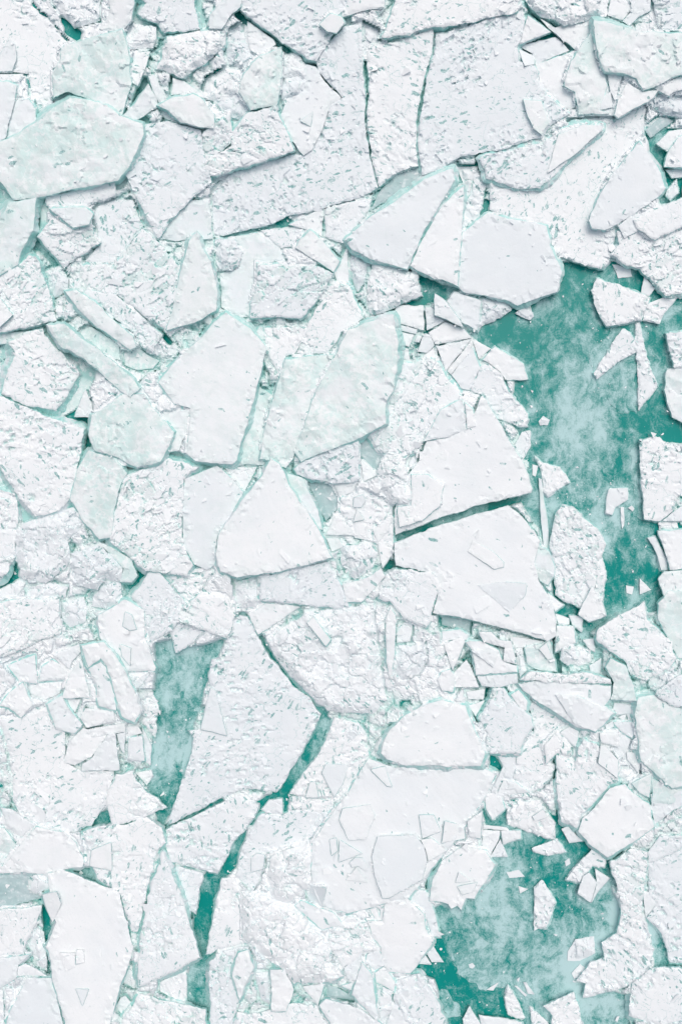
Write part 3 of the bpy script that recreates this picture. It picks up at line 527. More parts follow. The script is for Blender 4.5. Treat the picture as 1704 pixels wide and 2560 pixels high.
N p 23/24 P|oblong pitted piece right of the short dark slot near the channel head|445,-40 740,10 735,70 590,98 500,50 445,80
N s +5/8 H|outlined little tablet on the cracked pitted floe|205,380 240,350 290,360 280,450 205,470
N b 50/34 L|broad heap of snow and crumbled ice near the bottom middle|150,610 300,620 480,710 580,790 700,930 720,1050 810,1150 700,1190 480,1200 400,1100 230,960 150,900 140,700
M p 30/32 S|pitted slab on the dark channel's right bank, lower left|1450,510 1530,510 1577,600 1585,750 1610,935 1437,970 1347,1010 1400,720
N r 34/34 S|slab with a smooth lower half on the bottom edge right of the dark channel|-70,1060 0,1000 170,950 230,1090 140,1290 110,1350 60,1540 -60,1560 -70,1250
N s 48/30 D|smooth curved fin below the broad heap of snow|80,1150 120,1000 180,980 220,1090 150,1250 130,1310
N s 46 B|upright smooth block under the broad heap of snow|330,1110 420,1110 480,1240 430,1380 340,1380
N b 36 L|snow-filled hollow piece between the curved fin and the upright block|230,1130 330,1120 330,1330 270,1300
N r 32 S|rough slab on the bottom edge below the upright smooth block|110,1380 250,1400 470,1330 620,1340 700,1480 700,1560 60,1560
N s 34 H|little three-cornered block right of the upright smooth block|540,1220 680,1200 640,1340
N s 42/16 P|long ragged plate under the largest smooth slab's lower left side|490,690 530,660 740,740 810,820 720,830 670,845 590,780
N r 38 S|grainy slab right of the broad heap of snow|730,830 830,760 960,800 980,900 1030,980 930,1000 860,1080 800,1100 740,1000 700,920
N s 40/14 H|smooth shard below the grainy slab|810,1100 930,990 890,1180 830,1170
N s 48/20 D|long white spear-shaped triangle near the bottom edge|925,1060 990,1140 1030,1450 860,1270
N s 36/18 P|kinked plate right of the spear-shaped triangle|1010,1130 1070,1090 1140,1190 1135,1250 1020,1190
N r 36 B|lumpy block between the spear and the pitted rounded floe|1020,1200 1120,1250 1115,1380 1050,1440
N s 34/18 H|squarish shard beside the grainy slab's lower right|1030,970 1085,1075 1010,1110 950,1060 960,1010
N s 46/26 S|curved white slab on the bottom edge left of the spear-shaped triangle's foot|650,1340 690,1300 850,1340 920,1370 1060,1470 1060,1540 780,1540 700,1430
N s 38/16 H|small wedge left of the spear-shaped triangle|790,1215 870,1190 860,1245
N g 18 S|grey bare hollow left of the spear-shaped triangle|700,1200 790,1240 900,1310 700,1290
N s 36/26 S|smooth plate with small cracks on top, left of the lower green pool|1080,660 1220,640 1330,750 1340,850 1395,920 1280,1090 1240,1130 1100,1120 1060,1050 1050,960 1000,900 960,790 1060,790
N s 30/16 H|thin flake behind that plate's left corner|970,705 1015,690 1060,820 1010,770
N s 26/16 P|slender plate hugging the cracked plate's right side|1290,590 1340,590 1400,740 1435,895 1385,890 1340,740 1240,650
N s 18/14 H|pointed grey shard jutting into the lower green pool|1390,950 1460,1060 1380,1060 1345,1000
N s 20/14 H|smaller pointed shard below the smooth cracked plate|1290,1070 1340,1015 1380,1075
N p 32/28 S|pitted round-ended floe on the bottom edge by the lower green pool|1145,1190 1300,1135 1390,1260 1470,1420 1470,1560 1275,1560 1130,1290
N s 30 P|shaded plate left of the thin dark crack at the bottom edge|1120,1300 1255,1450 1260,1560 1060,1560 1110,1400
O s 34/26 S|plate with a ragged toothed lower tip over the lower green pool|-80,660 -60,520 0,400 100,320 140,305 280,330 320,390 345,420 290,520 210,645 160,640 125,720 100,690 60,710 40,680 0,665
O s +3/5 H|thin half-moon flake on the plate with the toothed tip|90,540 110,470 190,530
O s +3/5 H|thin oblong flake below the half-moon one|100,565 230,540 200,600 130,620
H s 44/34 S ^1|great smooth floe below the straight green crack, two outlined shapes set in it|1138,935 1448,810 1878,690 1948,740 2068,890 2088,920 2048,1060 2078,1180 2138,1270 2168,1340 2193,1440 2193,1540 2138,1575 2008,1530 1838,1490 1638,1435 1448,1402 1388,1390 1430,1230 1388,1130 1148,1080
I s +2/4 H|upper outlined oblong set in the great smooth floe|200,920 330,990 400,1060 400,1090 340,1105 170,990
I s +2/4 H|lower outlined triangle set in the great smooth floe|230,1210 420,1190 550,1200 540,1280 440,1385
I s 42/34 S ^1|great smooth floe above the straight green crack|20,250 160,190 260,-30 290,0 400,200 540,430 590,580 580,605 300,672 0,762 -305,880 -310,720 -240,520 -150,400 -100,270
I s 44/20 P|smooth triangular plate on the upper left of the great floe above the crack|-120,270 0,60 130,0 160,190 20,245
I s 46/16 H|narrow flap right of that smooth triangular plate|150,20 200,60 222,170 165,185
H r +10/16 S|wrinkled slab riding on the left rim of the great floe above the crack|1250,490 1350,490 1460,560 1430,690 1320,790 1170,830 1160,700 1250,690
H b 54 L|bright white lump standing amid the shattered flakes, centre right|1070,400 1170,360 1200,440 1260,640 1250,700 1120,680 1060,580 1040,480
H s 40/10 H|squarish flake right of the bright white lump|1350,420 1470,420 1460,540 1350,490
H s 40/10 H|toothed flake above the squarish one|1300,340 1380,330 1400,380 1340,420 1300,390
H s 40/10 H|long flake beside the toothed one|1420,340 1510,310 1480,400 1400,400
H s 34/12 P|clean triangle at the left of the flaked floe, centre|755,755 870,850 870,885 690,880
H s 34/10 H|upright oblong flake right of the clean triangle|872,800 940,790 990,920 880,900
H s 35/10 H|large slanting flake right of the upright oblong one|995,840 1120,770 1100,850 1030,930
H b 42 B|frayed white block below the clean triangle, centre|800,950 980,940 1030,1000 1000,1090 880,1175 790,1060
H s 32 H|pale scrap left of the frayed white block|690,900 780,910 800,960 730,990
H p 44/34 B ~0,-0.05|pitted square block under the frosted centre slab's lower end|530,400 740,320 900,255 915,510 880,540 740,545 500,490 480,450
H s 30/12 H|curved flake under the pitted square block|745,555 900,530 860,600 780,630
H s 28/12 H|pointed flake left of the bright white lump|920,400 1030,490 940,530
H p 32/20 F|flaked floe littered with outlined pieces, below the bright white lump|790,640 960,600 1100,680 1140,780 1130,960 1000,930 870,890 780,720
H s +4/6 H|rounded flake at the top of the flaked floe|875,640 930,620 950,660 920,700 870,700
H s +4/6 H|sharp upright flake in the middle of the flaked floe|895,710 940,780 870,795
H s 46/34 B ~0,-0.05|shell-shaped smooth lump left of the rough-topped block|800,1210 960,1160 1050,1100 1080,1150 1000,1240 920,1320 830,1320
H r 48/34 B|rough-topped block at the lower left corner of the great smooth floe with outlined shapes|1085,1140 1140,1105 1400,1130 1440,1220 1400,1310 1375,1440 1340,1490 1200,1430 1110,1310 1040,1300 1040,1230
H p 44/30 S ~0,-0.02|rough oblong slab just below the great white triangle|260,1150 700,1060 760,1160 800,1230 840,1350 780,1360 600,1345 260,1310
H b 36 B|squarish broken block left of the rough oblong slab|90,1180 240,1150 258,1310 240,1359 130,1359
H i 42 D|frosted splinter along the great white triangle's right flank|390,420 440,480 540,510 640,720 670,850 620,830 490,620
H r 30 H|grainy triangle in the notch left of the great white triangle's tip|30,440 240,440 160,600
H g 14 S|grey grainy hollow floor right of the frosted splinter|550,520 740,550 780,620 760,720 690,790 640,690 600,600
H g 12 S|teal grey wet patch right of the pitted square block|910,260 980,260 1060,380 1060,470 1020,490 930,400
H s 33/12 H|thin scale beside the flaked floe's dark crack|1030,940 1100,930 1130,1000 1060,1100
H s 28/12 H|small flake in the teal nook right of the bright white lump|1260,370 1330,470 1270,480 1230,420
I b 10 L|little white lump afloat at the pool's left shore|630,140 660,105 705,130 690,165 640,165
I p 14 F|curled pitted piece afloat beside the great floe's upper right edge|480,280 520,210 575,200 580,300 530,390 470,300
I p 16/16 F|small pitted triangle afloat right of the straight green crack's end|605,370 660,410 770,440 840,540 690,630 660,600 650,480
I b 12 L|tiny rounded chip at the pitted triangle's left|590,420 630,430 610,500 590,490
I i 16/14 D|long thin sliver of clear ice upright in the water|630,510 650,520 690,800 700,980 665,970 645,750
I r 28/30 F|big oval floe with crumpled surface in the green pool|750,730 790,690 860,705 930,780 1010,840 1070,940 1045,1020 1075,1150 1055,1260 1045,1370 900,1355 740,1275 735,1100 700,950 720,850
I i 32 B|glassy teal lump between the great floe and the big oval floe|620,940 700,990 735,1090 730,1150 690,1210 640,1180 600,1080
I s 34/14 P|smooth cap piece on the lower end of the big oval floe|980,1220 1050,1330 1070,1410 960,1450 890,1400 920,1330
I s 22/18 H|small white tab at the great smooth floe's lower right corner|690,1260 795,1340 740,1380 715,1340
I s 16/16 F|small clean floe with a bent tail alone in the green pool|1090,580 1210,575 1215,650 1130,700 1110,750 1070,740 1075,640
I s 8/10 D|slim white splinter hanging below the small clean floe|1165,700 1187,700 1187,820 1175,840
I p 26/28 F|tall speckled floe on the right edge, green water at its left|1290,260 1420,240 1560,360 1640,400 1640,540 1530,640 1500,730 1420,790 1320,780 1300,500
I s 22/14 H|broken corner under the tall speckled floe|1500,740 1568,690 1640,690 1640,790 1440,790
I s 28/24 S|plain white slab on the right edge below the tall speckled floe|1410,860 1640,840 1640,1090 1490,1110 1450,980
I s 16/16 H|curved finger of ice left of the plain right-edge slab|1340,900 1390,890 1470,1050 1470,1110 1430,1110 1400,1000
I i 30 B|frosted grey boulder on the right edge under the plain slab|1410,1170 1450,1120 1568,1110 1640,1120 1640,1359 1560,1359 1450,1280
I s 10/10 H|pointed white chip afloat left of the frosted grey boulder|1290,1165 1365,1240 1290,1270
I b 8 L|soaked round chip afloat left of the pointed one|1200,1210 1250,1220 1240,1270 1205,1260
I b 16 B|grey knob between the speckled floe and the plain right-edge slab|1410,800 1530,790 1540,850 1420,870
L r 44/44 B ~0,0.05|steep rough block below the green pool's foot, right|1020,190 1180,90 1320,10 1340,130 1390,170 1480,250 1530,380 1480,450 1330,530 1230,490 1200,410 1080,320 1010,260
L i 34 B|streaked icy block on the right edge beside the steep rough one|1410,20 1480,-60 1640,-60 1640,380 1540,380 1500,300 1410,120
L s 38/20 P|split upright plate below the great floe's lower right corner|750,170 860,170 870,280 800,300 740,340
L s 22/18 P|white tablet above the split upright plate|830,100 920,110 910,210 850,160
L s 20/14 H|low grey piece left of the white tablet|740,90 830,120 830,160 760,160
L s 24/16 H|small square chip left of the steep rough block|920,260 990,250 1000,340 960,320
L b 42 L|knobbly white lump under the split upright plate|790,290 860,290 890,390 820,430 770,390
L b 36 L|rounded snow knob right of the knobbly white lump|880,300 970,330 970,400 900,430 840,420
L r 24 H|ribbed triangle at the steep rough block's lower left|960,430 1040,380 1030,480 970,470
L s 42/12 P|four-cornered smooth flake at the left of the overlapping plates, right of the blade|15,290 130,240 150,270 70,460
L s 40/12 P|peaked flake right of a deep notch among the overlapping plates|80,475 160,390 215,500 240,570 80,570
L s 46/16 P|rounded tablet at the left of the overlapping plates|0,470 50,455 95,500 70,600 0,590 -30,520
L s 44/16 P|wide plate in the middle of the overlapping plates|160,275 200,330 220,490 490,470 490,430 400,400 370,330 250,270
L s 50/10 H|small triangle on the wide overlapping plate|190,330 370,335 335,440
L s 48/14 P|bent plate along the top right of the overlapping plates|240,210 320,210 370,260 450,270 490,420 400,400 410,310 270,270
L s 38/18 P|rough-edged strip under the overlapping plates|230,500 490,480 495,540 370,570 260,560
L b 36 B|narrow chunk between the overlapping plates and the shaded pale slab|480,320 525,310 555,460 510,505 490,420
L i 36 S|shaded pale slab with a small plate on it, below the great floe|540,310 640,290 700,260 720,350 750,470 640,460 560,420
L s +5/8 H|small pointed plate on the shaded pale slab|635,320 680,280 720,380 690,390
L s 32/14 H|flat strip under the great floe's lower edge|450,240 670,270 640,290 530,310 480,310
L s 36/16 P|uneven strip left below the great floe's lower edge|0,205 110,195 170,230 160,260 60,260 0,280
L g 14 P|dim cracked sheet in the slot under the great floe's lower edge|0,105 190,135 180,215 80,185 0,160
L r 54/30 B|long frosted ridge above the long smooth slab, lower right|510,520 580,470 800,490 940,475 1100,520 1105,550 800,540 620,525
L s 48/30 S ~0,0.02|long smooth slab tapering left, under the frosted ridge|500,550 600,530 900,545 1105,560 1100,640 1060,690 1120,740 1000,850 880,830 720,720 600,650 530,590
L s 54/20 S|smooth rounded wedge on the lower right of the long smooth slab|740,620 880,625 1120,735 1000,860 870,810
L i 52/36 B|clear bluish prism right of the long smooth slab|1100,380 1200,430 1240,530 1270,660 1100,650 1120,540 1070,440
L i 48/34 S|large frosted white slab on the right edge, lower half|1280,640 1390,620 1500,690 1640,720 1640,1200 1500,1230 1390,1130 1300,1050 1280,900 1260,740
L r 54 S|grainy slab on the right edge above the large frosted one|1400,590 1568,480 1640,480 1640,720 1500,690 1390,620
L s 30/16 P|small smooth plate left of the large frosted right-edge slab|1125,670 1250,690 1250,740 1110,750
L s 32/16 P|cut-cornered plate below a row of tiny flakes, lower right|1120,800 1240,795 1270,830 1240,905 1160,850
L s 40/14 P|smooth plate with a dark top rim right of the speckled slab|1030,870 1140,865 1160,900 1150,960 1040,930
L s 30/14 P|leaning plate between the dark-rimmed plate and the frosted slab|1155,870 1230,910 1200,1000 1160,1040 1100,970 1155,930
L s 30/14 H|oval shard left of the large frosted slab's lower part|1205,990 1260,1000 1295,1080 1280,1130 1210,1040
L b 28 B|stepped block below the oval shard|1160,1100 1280,1110 1300,1190 1250,1260 1170,1190
L s 26/10 H|first of the tiny flakes above the cut-cornered plate, a triangle|1150,765 1200,745 1190,790
L s 26/10 H|tiny square flake right of the tiny triangle|1205,745 1250,735 1250,785 1215,785
L s 28/12 H|small chip left of the cut-cornered plate|1065,820 1115,790 1120,825 1075,855
L p 38/28 S|slab with a speckled raised corner, lower right|745,1010 870,1060 890,960 925,915 1035,945 1150,1050 1150,1180 1090,1210 1010,1300 895,1430 880,1490 780,1450 760,1359 745,1150
L s +4/8 P|smooth diamond plate at the speckled slab's right end|1035,950 1060,950 1150,1045 1145,1165 1020,1065
L s 40/30 S|round-shouldered smooth slab, lower right, a straight lower edge|1095,1230 1190,1205 1260,1270 1350,1330 1385,1480 1310,1540 1100,1670 1080,1680 970,1600 890,1510 915,1430 1020,1330
L r 42/30 S|heart-shaped slab with wrinkles between dark gaps, right of the frosted rounded plate|330,575 400,575 440,630 500,700 580,760 600,830 530,920 510,1000 280,995 300,870 235,770 290,680
L s 40/16 H|oval piece at the heart-shaped slab's upper right|450,620 500,590 555,660 550,720 520,720
L s 30/16 H|small pale tablet left of the heart-shaped slab|170,690 280,655 220,760
L s 30/14 H|small flake above that tablet|160,600 280,580 270,650 170,650
L p 24/20 F|flat grey floe between the heart-shaped and the speckled slabs|560,650 700,730 870,820 770,860 680,900 660,1050 740,1080 720,1150 650,1230 570,1250 470,1170 490,1010 600,850
L r 36 B|rough wedge left of the speckled slab|670,950 750,860 850,990 840,1020 750,1000 680,1070
L r 32 H|crumbly chunk right of the rough wedge|770,870 830,830 890,860 870,960
L s 24/18 P|grey-white plate right of the green sliver of water, lower right|350,1000 480,1005 480,1090 460,1170 410,1160 400,1080
L s 28/18 H|pointed flake above the dark green pocket|400,1180 480,1190 570,1255 350,1285
L s 28/14 H|thin shard left of the pointed flake|320,1250 400,1090 410,1120 350,1270
O p 22/22 F|speckled floe with a drooping right end below the dark green pocket|415,20 640,0 690,70 740,150 740,260 560,210 430,160
O s +3/5 H|smooth chip on the speckled drooping floe|590,110 660,60 690,110 610,140
O s 26/18 P|plate corner at the largest smooth slab's right tip|280,-40 380,-60 410,60 330,130 290,60
O s 20/12 D|thin bar left of the speckled drooping floe|272,160 420,180 440,200 272,188
O s 22/16 H|small oblong tablet under the thin bar|385,200 510,200 515,250 400,290
O s 20/16 P|grey-blue plate left of the small oblong tablet|270,195 380,200 370,260 310,370 260,290
O p 22/14 H|speckled triangle right of the toothed-tip plate|312,375 380,255 430,370
O s 40/14 H|folded corner flake by the largest smooth slab's right tip|165,140 265,70 250,250 180,240
O p 16/16 F|lone leaf-shaped floe in the upper part of the lower green pool|585,315 750,250 810,340 690,365 600,340
O s 20/14 P|grey plate under the round-shouldered slab's left end|780,190 820,170 920,270 830,280
O b 8 L|white speck alone below the leaf-shaped floe|800,400 830,380 838,415 810,432
O p 17/18 F|upright floe split across in the middle of the lower green pool|600,570 650,520 695,590 740,670 680,830 600,855 600,700
O s 8/8 H|small white triangle left of the split upright floe|498,562 562,582 510,610
O b 8/8 H|pale slushy patch of ice above the small white triangle|420,470 500,455 540,500 440,510
O r 30/26 F|tall crusted floe right of the lower green pool|1100,400 1240,320 1340,340 1345,420 1310,600 1300,800 1310,930 1240,930 1140,870 1170,750 1140,550 1110,480
O p 24/24 F|boomerang-shaped speckled floe near the bottom right|1040,930 1140,870 1220,940 1310,850 1385,970 1360,1080 1240,1210 1100,1250 920,1290 940,1200 880,1180 970,1060 1060,1030
O p 32/28 F|broad pitted floe in the bottom right corner|1240,1200 1360,1095 1545,1090 1640,1130 1640,1420 1420,1470 1220,1410
O p 20/18 F|broken white raft above the tilted tablet in the lower pool|830,490 900,400 990,310 1070,390 1060,440 980,430 900,540 810,520
O s 26/14 P|tilted clean tablet in the lower green pool|920,500 960,475 1010,540 970,670 885,610
O s 18/14 H|bent piece right of the tilted clean tablet|1000,450 1095,510 1010,610 975,670 1010,550
O b 18 L|mushy white lump left of the boomerang floe|870,910 990,890 1000,1000 900,1050 820,1050 820,990
O b 14 L|five-sided soft lump just below the mushy one|845,1130 900,1070 960,1110 930,1150 860,1170
O p 26/24 F|angular floe on the bottom edge below the lower green pool|660,1345 860,1250 895,1360 910,1500 690,1560 720,1410
O p 16/16 H|narrow shard on the bottom edge left of the angular floe|575,1345 690,1450 720,1540 600,1560
O p 18/18 F|speckled triangular piece afloat near the bottom edge|410,1290 430,1210 500,1320 540,1420 520,1440 430,1400
O s 8/8 D|thin white splinter right of the speckled triangular piece|470,1212 490,1215 555,1275 545,1285
O s 9/9 H|short white wedge above that thin splinter|530,1190 550,1190 605,1270 560,1265
O s 8/8 H|small wing-shaped chip in the lower pool's bottom left|290,1240 370,1190 335,1245
O b 8/8 L|tiny egg-shaped chip afloat in the lower pool|175,1075 200,1065 217,1085 200,1100 180,1095
O s 22/18 H|upright white spike on the bottom edge|135,1430 180,1345 260,1480 270,1560 160,1560
O s 24/20 P|smooth long plate on the bottom edge right of the white spike|240,1400 520,1450 540,1560 280,1560
O s 20/14 H|blunt chip right of the tall crusted floe|1310,592 1350,600 1400,680 1330,770
O p 22/20 F|big speckled field of ice on the right edge, lower corner|1345,420 1480,360 1568,300 1640,260 1640,1060 1490,1060 1430,870 1335,770 1400,680 1350,600
O r 28 S|rumpled slab on the right edge above the big speckled field|1345,340 1430,230 1568,235 1640,220 1640,265 1480,365 1350,410
O s 32 S|smooth slab with a pointed foot on the right edge, above a blue-grey hollow|1360,-40 1568,-60 1640,-60 1600,20 1500,70 1385,160
L i 34 S|cloudy slab on the right edge just under the large frosted one|1365,1160 1500,1230 1640,1210 1640,1300 1480,1330 1370,1330
L i 40 L|clear bluish pinnacles below the stepped block|1240,1200 1370,1130 1350,1290 1290,1260
M s 34 P|sliver of smooth ice with a dark lower rim, left edge near the bottom|10,50 80,60 230,160 140,240 50,170
M i 30 S|pale green slab on the left edge beneath that sliver|-60,180 30,180 110,300 0,420 -60,450
M s 40/30 S|smooth fan-shaped slab left of the dark green triangle of water|240,175 430,215 500,280 550,400 540,435 270,480 170,470 70,380 120,310
M s 36/24 P|white corner left of the fan-shaped slab|-60,500 70,382 165,468 -10,480
M g 22/20 S|grainy grey frozen sheet on the left edge, lower part|-60,490 210,485 270,640 100,690 -60,730
M b 38 L|small snow lump right of the grainy grey sheet|220,490 310,480 320,580 240,610 200,580
M p 40/32 S|funnel-shaped ragged slab narrowing down to a point, lower left|545,210 640,170 830,160 960,110 1060,180 1085,280 1020,350 960,600 900,860 860,860 790,620 640,510 580,380
M s +5/8 P|clean four-cornered plate on the funnel-shaped slab|600,330 725,280 730,460 590,430
M s 46/36 S|large smooth slab with a scuffed right rim, lower left|310,480 410,455 680,565 775,590 810,720 875,960 840,1070 790,1200 720,1460 720,1560 450,1560 400,1350 340,1160 330,1040 300,960 370,800 280,620 330,600
M s +8/14 D|curved smooth flap on the large scuffed slab's left rim|280,620 370,600 400,680 345,800 310,720
M b +6/10 H|shield-shaped chunk set in the large scuffed slab|390,1000 490,1000 490,1090 430,1120
M b +5/8 H|smaller chunk right of the shield-shaped one|500,980 550,980 550,1060 500,1070
M s +2/4 H|tiny triangle near the large scuffed slab's foot|495,1235 578,1238 540,1345
M r 48/36 S|tall rough triangular slab on the dark channel's left bank|1065,335 1110,430 1190,640 1260,880 1310,1030 1080,1150 910,1215 905,1080 920,870 990,530
M r 34 S|rough slab on the left edge left of the crushed column|-60,720 0,720 275,690 240,800 180,920 160,1010 0,1020 -60,1030
M s 38/22 S|smooth plate on the left edge with a pointed right end, near the bottom|-60,1040 0,1030 200,1010 120,1080 110,1160 0,1225 -60,1250
M s 34/18 H|bent white piece right of the pointed left-edge plate|115,1150 120,1090 170,1070 250,1110 310,1150 170,1145
M b 28 L|crushed column of ice along the large scuffed slab's left|190,950 240,830 290,860 310,1120 240,1080
M s 36/26 S|plain white plate on the bottom edge, second from the left corner|180,1160 345,1165 380,1330 420,1480 420,1560 30,1560 60,1400
M s 32 S|white strip in the bottom left corner|-60,1220 20,1240 30,1400 20,1560 -60,1560
M r 36/28 S|slab on the bottom edge with a shaded upper rim, left of the dark channel|910,1265 1060,1310 1345,1365 1345,1560 800,1560 800,1440
M p 24 P|pitted piece between the tall rough triangle and the shaded-rim slab|1050,1190 1220,1110 1220,1330 1050,1250
M p 25/22 P|cracked pitted tongue hanging toward the dark channel|1150,430 1325,475 1280,750 1210,690
M p 30/30 F|pitted floe under a diagonal crack, left of the narrow green channel|1085,195 1250,118 1420,30 1560,-30 1690,30 1675,80 1600,200 1530,270 1470,400 1420,485 1290,450 1110,400 1080,290
M b 26 L|brownish stained rubble chunk under the large scuffed slab's right corner|830,1090 870,1070 900,1150 880,1230 800,1190
M s 20 H|small leaning chip in the dark nook under the stained chunk|790,1290 820,1280 865,1330 800,1400 760,1350
I u 1 W|pale three-cornered ice sheet awash right of the straight green crack's end|640,650 840,540 960,470 1010,640 1010,830 870,690 760,700 720,800 690,760
F u 1 W|sunken greenish ledge along the left of the arched pitted floe|960,1010 1110,830 1180,850 1130,900 1040,1050 990,1130
F u 1 W|sunken pale sheet left of the tall narrow pitted floe|1080,1200 1200,1060 1265,1010 1270,1390 1180,1400 1090,1330
J u 1 W|grey sunken shelf along the right side of the grey water strip|1180,1100 1240,900 1290,830 1370,540 1290,530 1180,640 1100,640 1060,860 1100,1040
O u 1 W|broad cloudy sunken slab in the upper left of the lower green pool|330,440 420,440 540,500 600,720 560,900 470,960 300,930 120,760 180,640 260,600
O u 1 W|faint sunken slab in the lower left of the lower green pool|60,1000 240,990 440,1040 470,1150 400,1230 250,1240 90,1130
I u 1 W|sunken teal rim of ice left of the tall speckled floe|1230,320 1290,300 1310,560 1320,790 1270,760 1250,500
N u 1 W|teal sunken corner beside the pitted round-ended floe at the bottom|1400,1230 1480,1240 1560,1330 1580,1420 1480,1420
"""
def sheet(c, pts):
    ox, oy = SHEET[c]
    return [(ox + x * K, oy + y * K) for x, y in pts]

def parse(text):
    out = []
    for ln in text.strip().splitlines():
        a, label, pts = ln.split('|')
        t = a.split()
        z = t[2]; th = None
        if '/' in z: z, th = z.split('/')
        tilt = None; fl = None
        for w in t[4:]:
            if w[0] == '^': fl = float(w[1:])
            if w[0] == '~': tilt = tuple(float(q) for q in w[1:].split(','))
        zz = float(z)
        if z[0] != '+': zz = zz * .6 if zz <= 20 else 12 + (zz - 20) * 18 / 16 if zz <= 36 else zz - 6
        P = sheet(t[0], [tuple(float(q) for q in p.split(',')) for p in pts.split()])
        out.append(dict(kind=t[1], z=zz, rel=z[0] == '+', th=float(th) if th else None, name=t[3], tilt=tilt, fl=fl, label=label, poly=P))
    return out

THINGS = parse(PLAN)

# ------------------------------------------------------------------ open water: pools and leads between the ice
def full(s): return [tuple(float(q) * 1704 / 1568 for q in p.split(',')) for p in s.split()]
POOLS = [full(s) for s in (
    '1290,610 1360,600 1480,620 1568,680 1640,690 1640,1030 1480,1000 1475,1180 1510,1200 1530,1310 1568,1310 1510,1400 1390,1430 1340,1460 1280,1410 1255,1230 1195,1150 1225,1060 1180,970 1190,860 1085,770 1090,755 1180,720 1280,660',
    '965,635 1050,665 1010,690 920,715 870,730 900,700',
    '360,1480 400,1470 400,1500 520,1465 480,1560 440,1680 420,1830 370,1900 345,1820 360,1660',
    '740,1640 760,1660 735,1740 660,1835 570,1900 540,1990 510,2030 500,2120 480,2250 490,2400 430,2400 440,2200 465,2020 500,1980 540,1880 640,1820',
    '1110,1860 1290,1880 1300,1920 1440,1930 1400,2040 1430,2100 1410,2190 1310,2260 1450,2290 1440,2400 1040,2400 1000,2250 930,2230 1010,2180 990,2090 1110,2050 1140,1960',
    '190,1890 250,1860 300,1890 260,1920 190,1920', '150,2000 230,2000 270,2090 180,2040', '-40,1300 40,1285 45,1330 -40,1390',
    '1480,2060 1530,2130 1580,2260 1500,2270 1510,2220', '510,530 560,515 660,500 670,515 510,545', '1140,1740 1130,1740 1125,1765 1150,1770',
    '1270,80 1340,80 1300,110 1200,120 1190,105', '330,175 350,180 320,230 300,260 310,215', '140,40 190,75 185,100 150,75', '365,90 410,95 400,120 365,110',
    '1490,300 1568,300 1568,460 1520,470 1500,380', '90,450 80,545 150,605 130,620 60,550', '150,960 200,930 215,1000 190,1070 175,1060',
    '280,1300 330,1320 300,1370 285,1360', '890,1290 910,1300 890,1340 880,1320', '1215,1000 1250,1060 1230,1080 1200,1020')]
LEADS = [(sheet(c, [tuple(float(q) for q in p.split(',')) for p in s.split()]), w) for c, s, w in (
    ('B', '130,90 350,240 560,390 690,530 790,620', 13), ('B', '945,420 957,600 950,740 960,900 980,1030', 7), ('B', '1395,200 1330,570 1290,760 1285,950 1300,1100', 8),
    ('E', '1440,20 1330,220 1225,450', 10), ('I', '-320,910 0,790 300,690 600,610', 12), ('K', '150,100 260,250 350,380 490,550 680,730', 9),
    ('M', '1080,190 1250,110 1440,10', 8), ('M', '1100,400 1190,660 1240,760', 8), ('C', '510,-40 640,120 750,220 850,330', 9), ('M', '340,1160 390,1320 430,1460 440,1560', 7),
    ('K', '740,1280 690,1170 660,1130', 7), ('K', '425,1270 430,1400', 8), ('C', '500,300 620,260 730,215', 9), ('F', '285,20 260,110', 8), ('G', '510,480 560,330 580,210', 9),
    ('D', '900,700 1000,800 1110,930', 6), ('L', '310,590 230,770', 9), ('L', '400,590 470,700 560,730 600,830', 8), ('L', '735,180 730,300 760,470', 7), ('M', '1000,500 920,850', 6),
    ('L', '740,1000 745,1200 770,1480', 5), ('L', '1000,1330 1090,1220 1190,1200', 6), ('N', '1130,1290 1280,1490', 6), ('N', '1360,560 1420,390', 8), ('M', '300,700 320,1000 330,1150', 8))]

def lead_mask(x, y):
    m = np.zeros(x.shape)
    wob = (fbm(x, y, 40, 5, 3) - 0.5) * 18
    for p in POOLS:
        px = [q[0] for q in p]; py = [q[1] for q in p]
        sel = (x > min(px) - 30) & (x < max(px) + 30) & (y > min(py) - 30) & (y < max(py) + 30)
        if not sel.any(): continue
        xs, ys = x[sel], y[sel]
        ins = inside(xs, ys, p); dd = seg_dist(xs, ys, p)
        sd = np.where(ins, dd, -dd) + wob[sel]
        m[sel] = np.maximum(m[sel], sstep(-8, 6, sd))
    for p, w in LEADS:
        px = [q[0] for q in p]; py = [q[1] for q in p]
        sel = (x > min(px) - 30) & (x < max(px) + 30) & (y > min(py) - 30) & (y < max(py) + 30)
        if not sel.any(): continue
        m[sel] = np.maximum(m[sel], sstep(w + 3, w - 3, seg_dist(x[sel], y[sel], p, False)))
    return m

GX0, GY0, GS = -380, -380, 4.0
GNX, GNY = int((1704 + 760) / GS), int((2560 + 760) / GS)
HM = np.zeros((GNY, GNX))            # highest ice over each spot of the plan
# ------------------------------------------------------------------ one piece of ice
SPACING = {'s': 8.0, 'r': 4.2, 'p': 5.5, 'b': 4.2, 'i': 6.5, 'g': 7.0}
PIT = {'s': .12, 'r': .75, 'p': 1.0, 'b': .55, 'i': .2, 'g': .3}

